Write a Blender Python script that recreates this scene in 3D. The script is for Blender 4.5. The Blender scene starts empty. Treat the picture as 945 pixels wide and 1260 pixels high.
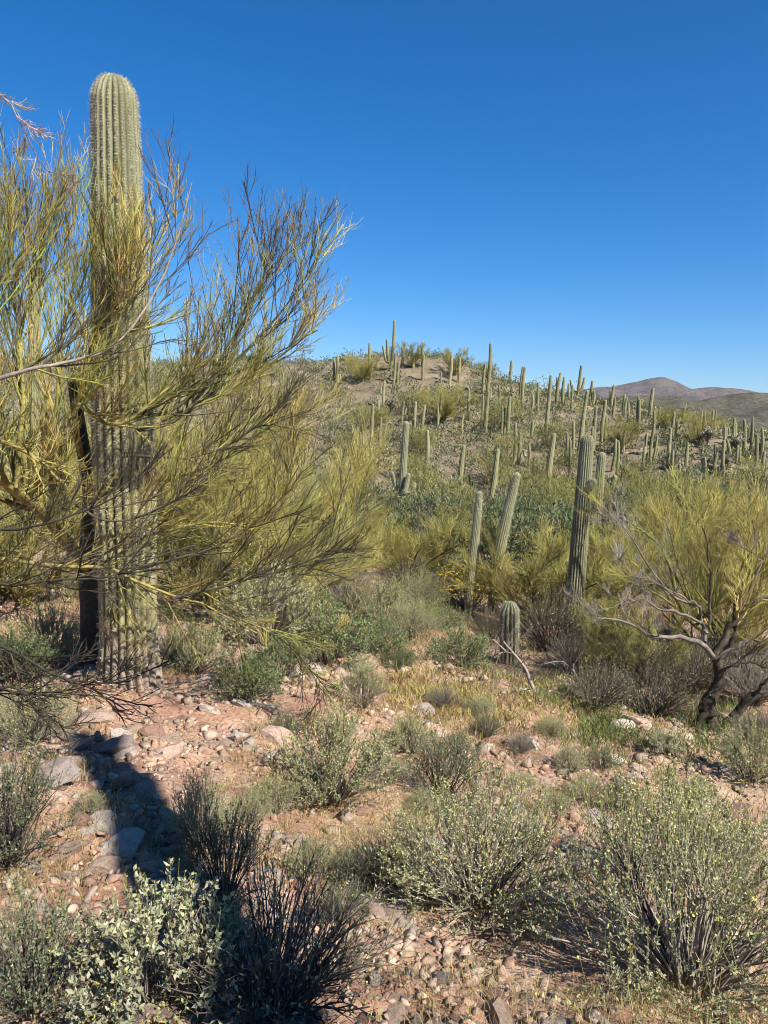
import bpy, math
import numpy as np
from mathutils import Matrix, Vector

# ------------------------------------------------------------------ camera, sky, sun, exposure
R = math.radians
SC = bpy.context.scene
C = SC.collection
EYE = np.array([0.0, 0.0, 1.65])
F, CX, CY = 910.0, 472.5, 630.0
cam_d = bpy.data.cameras.new('camera')
cam_d.sensor_fit = 'VERTICAL'; cam_d.sensor_height = 36.0; cam_d.lens = 26.0
cam_d.clip_start = 0.05; cam_d.clip_end = 60000
cam = bpy.data.objects.new('camera', cam_d); C.objects.link(cam)
CAMR = Matrix.Rotation(R(90 - 8.0), 3, 'X') @ Matrix.Rotation(R(2.2), 3, 'Z')
cam.matrix_world = Matrix.Translation(Vector(EYE)) @ CAMR.to_4x4()
SC.camera = cam

SUN_AZ, SUN_EL = 132.0, 47.0          # clockwise from +Y (the view direction), degrees
world = bpy.data.worlds.new('World'); SC.world = world; world.use_nodes = True
wn = world.node_tree
sky = wn.nodes.new('ShaderNodeTexSky'); sky.sky_type = 'NISHITA'; sky.sun_disc = False
sky.sun_elevation = R(SUN_EL); sky.sun_rotation = R(SUN_AZ)
sky.altitude = 900; sky.air_density = 1.0; sky.dust_density = 0.0; sky.ozone_density = 10.0
bg = wn.nodes['Background']; bg.inputs[1].default_value = 0.076
hs = wn.nodes.new('ShaderNodeHueSaturation'); hs.inputs['Saturation'].default_value = 1.22
wn.links.new(sky.outputs[0], hs.inputs['Color']); wn.links.new(hs.outputs[0], bg.inputs[0])
sun_d = bpy.data.lights.new('sun', 'SUN'); sun_d.energy = 5.0; sun_d.angle = R(0.53); sun_d.color = (1.0, 0.95, 0.87)
sun = bpy.data.objects.new('sun', sun_d); C.objects.link(sun)
SUNV = Vector((math.sin(R(SUN_AZ)) * math.cos(R(SUN_EL)), math.cos(R(SUN_AZ)) * math.cos(R(SUN_EL)), math.sin(R(SUN_EL))))
sun.rotation_euler = SUNV.to_track_quat('Z', 'Y').to_euler(); sun.location = (20, -20, 40)
SC.view_settings.view_transform = 'Standard'; SC.view_settings.look = 'None'
SC.view_settings.exposure = 0.93; SC.view_settings.gamma = 1.0
SC.cycles.max_bounces = 4; SC.cycles.diffuse_bounces = 2; SC.cycles.glossy_bounces = 1
SC.cycles.transmission_bounces = 3; SC.cycles.volume_bounces = 0; SC.cycles.transparent_max_bounces = 2
SC.cycles.use_denoising = True; SC.cycles.denoiser = 'OPENIMAGEDENOISE'; SC.cycles.denoising_input_passes = 'RGB_ALBEDO_NORMAL'; SC.cycles.denoising_prefilter = 'ACCURATE'; SC.cycles.use_adaptive_sampling = False
SC.cycles.caustics_reflective = False; SC.cycles.caustics_refractive = False
SC.cycles.filter_width = 1.0

# ------------------------------------------------------------------ maths helpers
CM = np.array(CAMR)
def ray(px, py):
    px = np.asarray(px, float); py = np.asarray(py, float)
    d = np.stack([(px - CX) / F, (CY - py) / F, -np.ones_like(px)], -1) @ CM.T
    return d / d[..., 1:2]
def pt(px, py, depth):
    return EYE + ray(px, py) * np.asarray(depth, float)[..., None]
def project(P):
    q = (np.asarray(P) - EYE) @ CM
    return CX + F * q[..., 0] / -q[..., 2], CY - F * q[..., 1] / -q[..., 2]

def hsh(ix, iy, s):
    h = (ix.astype(np.int64) * 374761393 + iy.astype(np.int64) * 668265263 + s * 1442695041) & 0x7fffffff
    h = ((h ^ (h >> 13)) * 1274126177) & 0x7fffffff
    return ((h ^ (h >> 16)) & 0xffff) / 65535.0
def vnoise(x, y, s=0):
    ix = np.floor(x); iy = np.floor(y); fx = x - ix; fy = y - iy
    fx = fx * fx * (3 - 2 * fx); fy = fy * fy * (3 - 2 * fy)
    a = hsh(ix, iy, s); b = hsh(ix + 1, iy, s); c = hsh(ix, iy + 1, s); d = hsh(ix + 1, iy + 1, s)
    return (a + (b - a) * fx) * (1 - fy) + (c + (d - c) * fx) * fy - 0.5
def fbm(x, y, o=4, s=0):
    t = 0; a = 1.0
    for i in range(o):
        t = t + a * vnoise(x * 2 ** i + 17.3 * i, y * 2 ** i - 9.1 * i, s + i); a *= 0.5
    return t
def smooth(a, b, x):
    t = np.clip((x - a) / (b - a), 0, 1); return t * t * (3 - 2 * t)

# ------------------------------------------------------------------ terrain height: a thin-plate surface through surveyed points
SURV = [(472,1250,2.0),(60,1240,2.0),(900,1240,2.25),(120,1000,3.9),(480,1040,3.9),(800,1080,4.4),(940,1010,6.0),
 (165,832,6.4),(60,870,5.9),(330,880,6.3),(480,920,6.6),(680,930,7.2),(500,850,9.0),(640,865,8.9),(870,900,9.6),(760,880,9.4),
 (300,800,9.0),(220,790,8.6),(20,790,9.0),(520,780,13.0),(430,760,13.0),(625,805,13.0),(705,790,15.0),(850,800,14.0),(300,720,15),(60,700,17),
 (560,735,18),(450,690,20),(760,720,20),(930,720,19),(490,655,31),(600,655,33),(750,655,31),(930,660,30),(350,640,30),(100,620,32),
 (560,608,47),(672,612,45),(440,605,45),(780,600,45),(900,605,42),(200,580,45),(0,570,45),
 (597,540,56),(500,550,55),(440,540,58),(700,560,54),(820,560,52),(930,575,50),(250,520,60),(0,500,62),
 (500,490,70),(600,500,66),(700,520,64),(420,500,70),(300,478,74),(120,480,74),(-60,470,76),
 (500,444,84),(420,450,84),(560,448,82),(620,468,78),(690,488,74),(760,505,70),(840,520,66),(930,541,62),(300,446,86),(150,446,88),(0,440,90)]
_s = np.array(SURV, float)
CP = pt(_s[:, 0], _s[:, 1], _s[:, 2])
CP = np.vstack([CP, np.array([[0,0,0],[-3,0,.35],[3,0,-.5],[0,-4,.3],[-7,-2,1.0],[8,-2,-1.8],[-8,6,.4],[12,8,-3.4],[-14,10,-.6],[20,14,-4.5],[-30,20,-2],
  [0,-30,1.5],[-40,-20,3],[40,-20,-5],[70,30,-6],[-70,30,2],
  [-20,112,-2],[10,112,-5],[35,105,-8],[60,95,-9],[-60,115,2],[-20,150,-16],[30,150,-18],[90,120,-18],[-110,150,-10],[110,60,-14],[-120,60,4]], float)])
def _k(d2): return 0.5 * d2 * np.log(d2 + 1e-9)
def _tps():
    xy = CP[:, :2] / 20.0; n = len(xy)
    K = _k(((xy[:, None] - xy[None]) ** 2).sum(-1)) + 0.004 * np.eye(n) * np.clip(np.hypot(CP[:, 0], CP[:, 1]) / 10, 0.02, 3)
    P = np.hstack([np.ones((n, 1)), xy])
    A = np.vstack([np.hstack([K, P]), np.hstack([P.T, np.zeros((3, 3))])])
    return np.linalg.solve(A, np.concatenate([CP[:, 2], np.zeros(3)]))
TW = _tps()
def base_h(x, y):
    x = np.asarray(x, float); y = np.asarray(y, float); sh = x.shape; x = x.ravel(); y = y.ravel()
    out = np.empty(len(x)); c = CP[:, :2] / 20.0
    for i in range(0, len(x), 40000):
        q = np.stack([x[i:i+40000], y[i:i+40000]], -1) / 20.0
        out[i:i+40000] = _k(((q[:, None] - c[None]) ** 2).sum(-1)) @ TW[:len(c)] + TW[-3] + q @ TW[-2:]
    return out.reshape(sh)
def H(x, y):
    x = np.asarray(x, float); y = np.asarray(y, float)
    r = np.hypot(x, y); w = smooth(115, 260, r)
    rc = np.maximum(r, 1e-6); k = np.minimum(rc, 190) / rc
    z = base_h(x * k, y * k) * (1 - w) + w * (-26 + 9 * fbm(x / 400, y / 400, 4, 5))
    z = z + 1.3 * fbm(x / 14, y / 14, 4, 1) * smooth(22, 60, r) * (1 - w)
    z = z + 0.30 * fbm(x / 1.9, y / 1.9, 4, 2) * smooth(0.8, 5, r) * (1 - 0.4 * smooth(25, 60, r)) * (1 - w)
    z = z + 0.07 * fbm(x / 0.35, y / 0.35, 3, 3) * (1 - smooth(14, 30, r))
    led = fbm(x / 0.9 + 3 * vnoise(x / 2, y / 2, 8), y / 0.5, 3, 7)                   # small broken ledges
    return z + 0.10 * (np.floor(led * 5) / 5 + 0.15 * led) * (1 - smooth(12, 24, r))
def hit(px, py, far=130.0):
    for k in range(14):
        d = ray(px, py); Y = np.geomspace(1.2, far, 1500)
        P = EYE + d * Y[:, None]; below = P[:, 2] < H(P[:, 0], P[:, 1])
        if below.any():
            i = int(np.argmax(below)); Yv = np.linspace(Y[max(i - 1, 0)], Y[i], 30)
            P = EYE + d * Yv[:, None]; b = P[:, 2] < H(P[:, 0], P[:, 1]); return P[int(np.argmax(b))]
        py += 3
    return pt(px, py, 80.0)
def on_ground(x, y): return np.array([x, y, float(H(x, y))])

# ------------------------------------------------------------------ mesh helpers
def nrm(v): return v / (np.linalg.norm(v, axis=-1, keepdims=True) + 1e-12)
class Acc:
    """collects vertices, faces (tris / quads) and per-vertex colours for ONE mesh"""
    def __init__(s): s.v = []; s.t = []; s.q = []; s.c = []; s.n = 0
    def add(s, v, tris=None, quads=None, col=(1, 1, 1)):
        v = np.asarray(v, float).reshape(-1, 3); m = len(v)
        c = np.asarray(col, float)
        if c.ndim == 1: c = np.broadcast_to(c, (m, 3))
        s.v.append(v); s.c.append(c)
        if tris is not None and len(tris): s.t.append(np.asarray(tris) + s.n)
        if quads is not None and len(quads): s.q.append(np.asarray(quads) + s.n)
        s.n += m
    def mesh(s, name, smooth_shade=False):
        v = np.vstack(s.v); c = np.vstack(s.c)
        t = np.vstack(s.t) if s.t else np.zeros((0, 3), int); q = np.vstack(s.q) if s.q else np.zeros((0, 4), int)
        me = bpy.data.meshes.new(name)
        me.vertices.add(len(v)); me.vertices.foreach_set('co', v.astype(np.float32).ravel())
        me.loops.add(t.size + q.size); me.loops.foreach_set('vertex_index', np.concatenate([t.ravel(), q.ravel()]).astype(np.int32))
        me.polygons.add(len(t) + len(q))
        st = np.concatenate([np.arange(len(t)) * 3, t.size + np.arange(len(q)) * 4]).astype(np.int32)
        me.polygons.foreach_set('loop_start', st)
        if smooth_shade: me.polygons.foreach_set('use_smooth', np.ones(len(st), bool))
        me.update(calc_edges=True)
        a = me.color_attributes.new('Col', 'FLOAT_COLOR', 'POINT')
        a.data.foreach_set('color', np.hstack([c, np.ones((len(c), 1))]).astype(np.float32).ravel())
        return me

def tubes(acc, P, Rr, sides=3, col=(1, 1, 1), cap=False):
    """P (N,K,3) polylines, Rr (N,K) radii; col (3,), (N,3) or (N,K,3)"""
    N, K, _ = P.shape
    if N == 0: return
    T = np.gradient(P, axis=1); T = nrm(T)
    ref = np.where(np.abs(T[:, :1, 2:3]) > 0.8, np.array([1.0, 0.2, 0]), np.array([0.1, 0.2, 1.0]))
    A = nrm(np.cross(T, np.broadcast_to(ref, T.shape))); B = np.cross(T, A)
    th = np.arange(sides) * 2 * math.pi / sides
    V = P[:, :, None] + Rr[:, :, None, None] * (np.cos(th)[None, None, :, None] * A[:, :, None] + np.sin(th)[None, None, :, None] * B[:, :, None])
    idx = np.arange(N * K * sides).reshape(N, K, sides); j = np.roll(np.arange(sides), -1)
    Q = np.stack([idx[:, :-1], idx[:, :-1][:, :, j], idx[:, 1:][:, :, j], idx[:, 1:]], -1).reshape(-1, 4)
    c = np.asarray(col, float)
    if c.ndim == 2: c = c[:, None]
    c = np.broadcast_to(c[..., None, :] if c.ndim == 3 else c, (N, K, sides, 3)).reshape(-1, 3)
    acc.add(V, quads=Q, col=c)
def catmull(pts, n):
    p = np.asarray(pts, float); p = np.vstack([2 * p[0] - p[1], p, 2 * p[-1] - p[-2]])
    u = np.linspace(0, len(p) - 3 - 1e-6, n); i = u.astype(int); t = (u - i)[:, None]
    a, b, c, d = p[i], p[i + 1], p[i + 2], p[i + 3]
    return 0.5 * (2 * b + (c - a) * t + (2 * a - 5 * b + 4 * c - d) * t ** 2 + (3 * b - a - 3 * c + d) * t ** 3)
def grow(rng, P, Rr, per, L, ang, K=4, up=0.0, t0=0.25, t1=1.0, rk=0.6, rtip=0.25, wob=0.12, fwd=None):
    """side shoots off parent polylines -> (P2, R2, parent index)"""
    N, Kp, _ = P.shape
    pi = np.repeat(np.arange(N), per); M = len(pi)
    u = t0 + (t1 - t0) * ((np.tile(np.arange(per), N) + rng.random(M)) / per)
    f = u * (Kp - 1); i = np.minimum(f.astype(int), Kp - 2); w = (f - i)[:, None]
    o = P[pi, i] * (1 - w) + P[pi, i + 1] * w; r0 = Rr[pi, i] * (1 - w[:, 0]) + Rr[pi, i + 1] * w[:, 0]
    T = nrm(P[pi, i + 1] - P[pi, i]); rv = nrm(rng.normal(size=(M, 3))); S = nrm(rv - (rv * T).sum(-1, keepdims=True) * T)
    a = np.radians(rng.uniform(ang[0], ang[1], M))[:, None]
    d = nrm(T * np.cos(a) + S * np.sin(a) + np.array([0, 0, up]))
    if fwd is not None: d = nrm(d + fwd)
    ln = rng.uniform(L[0], L[1], M) * (1.15 - 0.5 * u)
    s = np.linspace(0, 1, K)
    bend = np.array([0, 0, up * 0.6])
    P2 = o[:, None] + d[:, None] * (s[None, :, None] * ln[:, None, None]) + bend * (s ** 2)[None, :, None] * ln[:, None, None]
    nz = rng.normal(size=(M, K, 3)) * wob * ln[:, None, None] * (s * (1 if K < 3 else 1))[None, :, None] / K
    P2 = P2 + np.cumsum(nz, axis=1)
    P2[:, 0] = o
    ra = r0 * rk
    R2 = ra[:, None] * (1 - (1 - rtip) * s[None])
    return P2, R2, pi
def leaves(acc, rng, pos, dirn, length, width, col, jit=0.6):
    """diamond leaves folded along the midrib"""
    n = len(pos); d = nrm(dirn + rng.normal(size=(n, 3)) * jit)
    s = nrm(np.cross(d, rng.normal(size=(n, 3)))); up = np.cross(s, d)
    l = np.broadcast_to(np.asarray(length, float), (n,))[:, None]; w = np.broadcast_to(np.asarray(width, float), (n,))[:, None]
    m = pos + d * l * 0.45
    V = np.stack([pos, m + s * w * 0.5 + up * w * 0.18, pos + d * l, m - s * w * 0.5 + up * w * 0.18], 1)
    b = np.arange(n)[:, None] * 4
    c = np.broadcast_to(np.asarray(col, float), (n, 3)) if np.asarray(col).ndim == 1 else col
    acc.add(V, tris=np.concatenate([b + [0, 1, 2], b + [0, 2, 3]]), col=np.repeat(c, 4, 0))
def vary(rng, base, n, k=0.18, hue=0.06):
    return np.clip(np.asarray(base) * (1 + rng.normal(size=(n, 1)) * k) * (1 + rng.normal(size=(n, 3)) * hue), 0.004, 1)

# ------------------------------------------------------------------ materials
def new_mat(name):
    m = bpy.data.materials.new(name); m.use_nodes = True; nt = m.node_tree
    return m, nt, nt.nodes['Principled BSDF'], nt.nodes['Material Output']
def N(nt, t, **kw):
    n = nt.nodes.new(t)
    for k, v in kw.items(): setattr(n, k, v)
    return n
def ramp(nt, stops, fac):
    r = nt.nodes.new('ShaderNodeValToRGB'); e = r.color_ramp.elements
    while len(e) < len(stops): e.new(0.5)
    for el, (p, c) in zip(e, stops): el.position = p; el.color = (*c, 1)
    nt.links.new(fac, r.inputs[0]); return r.outputs[0]
def mix(nt, a, b, f, mode='MIX'):
    m = nt.nodes.new('ShaderNodeMix'); m.data_type = 'RGBA'; m.blend_type = mode
    for sock, val in ((m.inputs[0], f), (m.inputs[6], a), (m.inputs[7], b)):
        if isinstance(val, (int, float)): sock.default_value = val
        elif isinstance(val, tuple): sock.default_value = (*val, 1)
        else: nt.links.new(val, sock)
    return m.outputs[2]
def noise(nt, vec, scale, detail=4, rough=0.6):
    n = nt.nodes.new('ShaderNodeTexNoise'); n.inputs['Scale'].default_value = scale
    n.inputs['Detail'].default_value = detail; n.inputs['Roughness'].default_value = rough
    nt.links.new(vec, n.inputs['Vector']); return n.outputs['Fac']
def voro(nt, vec, scale, feature='F1', out='Distance', rnd=1.0):
    n = nt.nodes.new('ShaderNodeTexVoronoi'); n.feature = feature; n.inputs['Scale'].default_value = scale
    n.inputs['Randomness'].default_value = rnd; nt.links.new(vec, n.inputs['Vector']); return n.outputs[out]
def bump(nt, h, strength, dist, prev=None):
    b = nt.nodes.new('ShaderNodeBump'); b.inputs['Strength'].default_value = strength; b.inputs['Distance'].default_value = dist
    nt.links.new(h, b.inputs['Height'])
    if prev is not None: nt.links.new(prev, b.inputs['Normal'])
    return b.outputs['Normal']
def foliage_mat(name, trans=0.25, rough=0.7):
    m, nt, p, o = new_mat(name)
    a = N(nt, 'ShaderNodeAttribute', attribute_name='Col')
    oi = N(nt, 'ShaderNodeObjectInfo')
    mr = N(nt, 'ShaderNodeMapRange'); mr.inputs[3].default_value = 0.82; mr.inputs[4].default_value = 1.18
    nt.links.new(oi.outputs['Random'], mr.inputs[0])
    vm = N(nt, 'ShaderNodeVectorMath', operation='SCALE'); nt.links.new(a.outputs['Color'], vm.inputs[0]); nt.links.new(mr.outputs[0], vm.inputs['Scale'])
    nt.links.new(vm.outputs[0], p.inputs['Base Color']); p.inputs['Roughness'].default_value = rough
    p.inputs['Specular IOR Level'].default_value = 0.25
    if trans > 0:
        t = N(nt, 'ShaderNodeBsdfTranslucent'); nt.links.new(vm.outputs[0], t.inputs['Color'])
        mx = N(nt, 'ShaderNodeMixShader'); mx.inputs[0].default_value = trans
        nt.links.new(p.outputs[0], mx.inputs[1]); nt.links.new(t.outputs[0], mx.inputs[2]); nt.links.new(mx.outputs[0], o.inputs['Surface'])
    return m
def bark_mat(name, scale=60, amt=0.35, rough=0.8):
    m, nt, p, o = new_mat(name)
    a = N(nt, 'ShaderNodeAttribute', attribute_name='Col'); tc = N(nt, 'ShaderNodeTexCoord')
    n1 = noise(nt, tc.outputs['Object'], scale, 5); n2 = noise(nt, tc.outputs['Object'], scale / 8, 3)
    g = ramp(nt, [(0.3, (1 - amt,) * 3), (0.7, (1 + amt * 0.5,) * 3)], n1)
    g2 = ramp(nt, [(0.35, (0.72, 0.7, 0.72)), (0.65, (1.12, 1.1, 1.0))], n2)
    nt.links.new(mix(nt, mix(nt, a.outputs['Color'], g, 1.0, 'MULTIPLY'), g2, 1.0, 'MULTIPLY'), p.inputs['Base Color'])
    p.inputs['Roughness'].default_value = rough; p.inputs['Specular IOR Level'].default_value = 0.25
    nt.links.new(bump(nt, n1, 0.5, 0.01), p.inputs['Normal']); return m
def ground_mat():
    m, nt, p, o = new_mat('desert_ground'); tc = N(nt, 'ShaderNodeTexCoord'); v = tc.outputs['Object']
    big = noise(nt, v, 0.35, 5); mid = noise(nt, v, 2.2, 6, 0.65); fine = noise(nt, v, 30, 5, 0.7)
    soil = ramp(nt, [(0.30, (0.23, 0.125, 0.080)), (0.46, (0.34, 0.200, 0.133)), (0.60, (0.42, 0.280, 0.195)), (0.76, (0.48, 0.37, 0.28))], mid)
    tint = ramp(nt, [(0.35, (0.86, 0.80, 0.78)), (0.5, (1, 1, 1)), (0.68, (1.04, 1.10, 0.98))], big)
    pebc = voro(nt, v, 26, 'F1', 'Color'); pebd = voro(nt, v, 26, 'F1', 'Distance')
    sep = N(nt, 'ShaderNodeSeparateColor'); nt.links.new(pebc, sep.inputs[0])
    peb = ramp(nt, [(0.0, (0.20, 0.12, 0.09)), (0.4, (0.36, 0.24, 0.18)), (0.75, (0.46, 0.36, 0.29)), (1.0, (0.52, 0.46, 0.41))], sep.outputs[0])
    pm = ramp(nt, [(0.0, (1, 1, 1)), (0.36, (0.75,) * 3), (0.5, (0, 0, 0))], pebd)
    gate = ramp(nt, [(0.42, (0, 0, 0)), (0.58, (0.85,) * 3)], noise(nt, v, 1.3, 4))
    f = mix(nt, pm, gate, 1.0, 'MULTIPLY')
    col = mix(nt, mix(nt, soil, peb, f), tint, 1.0, 'MULTIPLY')
    dk = ramp(nt, [(0.32, (0.68, 0.64, 0.62)), (0.55, (1.05, 1.05, 1.05))], fine)
    sx = N(nt, 'ShaderNodeSeparateXYZ'); nt.links.new(v, sx.inputs[0])          # the far hill has greyer, browner soil than the near bank
    mh = N(nt, 'ShaderNodeMapRange'); mh.inputs[1].default_value = 14; mh.inputs[2].default_value = 34; nt.links.new(sx.outputs[1], mh.inputs[0])
    hill = ramp(nt, [(0.3, (0.12, 0.100, 0.066)), (0.5, (0.20, 0.160, 0.105)), (0.68, (0.30, 0.230, 0.165))], noise(nt, v, 0.5, 7, 0.7))
    nt.links.new(mix(nt, mix(nt, col, hill, mh.outputs[0]), dk, 1.0, 'MULTIPLY'), p.inputs['Base Color'])
    p.inputs['Roughness'].default_value = 0.92; p.inputs['Specular IOR Level'].default_value = 0.15
    b = bump(nt, pm, 0.6, 0.012); b = bump(nt, fine, 0.7, 0.02, b); b = bump(nt, mid, 0.5, 0.08, b)
    nt.links.new(b, p.inputs['Normal']); return m
def rock_mat():
    m, nt, p, o = new_mat('weathered_stone'); tc = N(nt, 'ShaderNodeTexCoord'); oi = N(nt, 'ShaderNodeObjectInfo')
    ad = N(nt, 'ShaderNodeVectorMath', operation='ADD'); nt.links.new(tc.outputs['Object'], ad.inputs[0]); nt.links.new(oi.outputs['Location'], ad.inputs[1]); v = ad.outputs[0]
    a = N(nt, 'ShaderNodeAttribute', attribute_name='Col')
    n1 = noise(nt, v, 5, 6, 0.7); n2 = noise(nt, v, 40, 4)
    base = ramp(nt, [(0.0, (0.30, 0.17, 0.12)), (0.3, (0.42, 0.28, 0.21)), (0.6, (0.36, 0.27, 0.22)), (0.85, (0.46, 0.37, 0.31)), (1.0, (0.52, 0.47, 0.42))], oi.outputs['Random'])
    base = mix(nt, oi.outputs['Color'], (1.0, 1.0, 1.0), 0.0)
    g = ramp(nt, [(0.32, (0.72, 0.66, 0.62)), (0.5, (1, 1, 1)), (0.7, (1.15, 1.13, 1.1))], n1)
    g2 = ramp(nt, [(0.3, (0.78,) * 3), (0.65, (1.08,) * 3)], n2)
    c = mix(nt, mix(nt, base, g, 1.0, 'MULTIPLY'), g2, 1.0, 'MULTIPLY')
    nt.links.new(mix(nt, c, a.outputs['Color'], 1.0, 'MULTIPLY'), p.inputs['Base Color']); p.inputs['Roughness'].default_value = 0.9
    p.inputs['Specular IOR Level'].default_value = 0.2
    nt.links.new(bump(nt, n1, 0.7, 0.03, bump(nt, n2, 0.5, 0.01)), p.inputs['Normal']); return m
def cactus_mat():
    m, nt, p, o = new_mat('saguaro_skin'); tc = N(nt, 'ShaderNodeTexCoord'); a = N(nt, 'ShaderNodeAttribute', attribute_name='Col')
    n1 = noise(nt, tc.outputs['Object'], 7, 5); n2 = noise(nt, tc.outputs['Object'], 90, 3)
    g = ramp(nt, [(0.35, (0.85, 0.83, 0.80)), (0.6, (1.06, 1.05, 1.0))], n1); g2 = ramp(nt, [(0.3, (0.85,) * 3), (0.7, (1.1,) * 3)], n2)
    nt.links.new(mix(nt, mix(nt, a.outputs['Color'], g, 1.0, 'MULTIPLY'), g2, 1.0, 'MULTIPLY'), p.inputs['Base Color'])
    p.inputs['Roughness'].default_value = 0.65; p.inputs['Specular IOR Level'].default_value = 0.3
    nt.links.new(bump(nt, n2, 0.25, 0.006), p.inputs['Normal']); return m
def mountain_mat():
    m, nt, p, o = new_mat('mountain_rock'); tc = N(nt, 'ShaderNodeTexCoord'); v = tc.outputs['Object']
    a = N(nt, 'ShaderNodeAttribute', attribute_name='Col')
    g = ramp(nt, [(0.38, (0.62, 0.66, 0.6)), (0.52, (1, 1, 1)), (0.66, (1.2, 1.1, 1.02))], noise(nt, v, 0.012, 8, 0.7))
    g = mix(nt, g, ramp(nt, [(0.42, (0.55, 0.6, 0.5)), (0.56, (1.15, 1.1, 1.05))], noise(nt, v, 0.06, 5, 0.7)), 1.0, 'MULTIPLY')
    nt.links.new(mix(nt, a.outputs['Color'], g, 1.0, 'MULTIPLY'), p.inputs['Base Color']); p.inputs['Roughness'].default_value = 1.0
    p.inputs['Specular IOR Level'].default_value = 0.0; return m
M = dict(ground=ground_mat(), rock=rock_mat(), gravel=bark_mat('gravel_stone', 45, 0.3, 0.92), cactus=cactus_mat(), leaf=foliage_mat('leaves', 0.30), twig=bark_mat('twig_bark', 40, 0.25),
         bark=bark_mat('limb_bark', 28, 0.4), spine=foliage_mat('spines', 0.15, 0.6), grass=foliage_mat('dry_grass', 0.3), mountain=mountain_mat())

# ------------------------------------------------------------------ object helpers
def obj(name, me, mat, parent=None, label=None, cat=None, group=None, kind=None, loc=None, rz=None, sc=None):
    o = bpy.data.objects.new(name, me); C.objects.link(o)
    if me is not None and mat is not None and not me.materials: me.materials.append(mat)
    if parent is not None: o.parent = parent
    if loc is not None: o.location = [float(q) for q in loc]
    if rz is not None: o.rotation_euler = (0, 0, rz) if np.isscalar(rz) else rz
    if sc is not None: o.scale = (sc,) * 3 if np.isscalar(sc) else sc
    if label: o['label'] = label
    if cat: o['category'] = cat
    if group: o['group'] = group
    if kind: o['kind'] = kind
    return o
def thing(name, label, cat, loc, group=None, rz=0.0, sc=1.0):
    return obj(name, None, None, None, label, cat, group, None, loc, rz, sc)
def copy_tree(root, loc, rz, sc, label, group):
    r = root.copy(); C.objects.link(r); r.location = [float(q) for q in loc]; r.rotation_euler = (0, 0, rz); r.scale = (sc,) * 3 if np.isscalar(sc) else sc
    r['label'] = label
    if group: r['group'] = group
    elif 'group' in r: del r['group']
    for ch in list(root.children):
        c = ch.copy(); C.objects.link(c); c.parent = r
    return r

# ------------------------------------------------------------------ setting: ground, hills, mountains
def build_ground():
    f = np.radians(np.arange(-42, 42.01, 0.25)); b = np.radians(np.arange(45, 316, 3.0))
    a = np.concatenate([f, b])
    r = np.concatenate([[0.02, 0.2, 0.4], np.geomspace(0.6, 24, 290), np.geomspace(24.4, 130, 150), np.geomspace(135, 14000, 60)])
    X = r[:, None] * np.sin(a)[None]; Y = r[:, None] * np.cos(a)[None]; Z = H(X, Y)
    n = len(a); idx = np.arange(len(r) * n).reshape(len(r), n); j = np.roll(np.arange(n), -1)
    q = np.stack([idx[:-1], idx[1:], idx[1:][:, j], idx[:-1][:, j]], -1).reshape(-1, 4)
    A = Acc(); A.add(np.stack([X, Y, Z], -1), quads=q)
    obj('ground', A.mesh('ground', True), M['ground'], kind='structure')
build_ground()
def build_range(name, depth, prof, col, back, seed):
    """a far ridge with its own slopes: prof = (px, py) of the crest"""
    px = np.linspace(prof[0][0], prof[-1][0], 340); py = np.interp(px, [p[0] for p in prof], [p[1] for p in prof])
    crest = pt(px, py, np.full(len(px), depth)); hgt = crest[:, 2] + 60
    s = np.linspace(-1, 1, 61)
    X = np.broadcast_to(crest[:, 0], (61, 340)); Y = crest[:, 1][None] + s[:, None] * back
    prof_s = (1 - np.abs(s)) ** 1.25
    sp = np.abs(fbm(X / (depth * 0.05), Y / (depth * 0.05), 5, seed))
    Z = -60 + hgt[None] * prof_s[:, None] * (1 - 0.75 * sp * (1 - prof_s[:, None] ** 4) * 1.5) + 0.012 * depth * fbm(X / (depth * .03), Y / (depth * .03), 5, seed + 3) * (prof_s * (1 - 0.7 * prof_s))[:, None]
    idx = np.arange(61 * 340).reshape(61, 340)
    q = np.stack([idx[:-1, :-1], idx[:-1, 1:], idx[1:, 1:], idx[1:, :-1]], -1).reshape(-1, 4)
    A = Acc(); A.add(np.stack([X, Y, Z], -1), quads=q, col=col); obj(name, A.mesh(name, True), M['mountain'], kind='structure')
build_range('mountains', 6200, [(-900,540),(-500,500),(-200,520),(100,480),(350,500),(560,500),(650,492),(700,484),(730,476),(760,473),(785,469),(803,466),(813,464.5),(822,466),(838,471),(850,478),(862,479),(880,477),(905,476),(925,479),(938,484),(990,492),(1080,480),(1200,505),(1500,490),(1900,540)], (0.135, 0.11, 0.10), 2000, 31)
build_range('foothills', 3000, [(-900,540),(-300,520),(200,515),(500,520),(640,512),(700,500),(760,490),(800,487),(830,488),(850,494),(880,488),(910,485),(945,483),(1000,488),(1100,500),(1300,510),(1800,540)], (0.10, 0.088, 0.062), 1300, 47)

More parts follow.
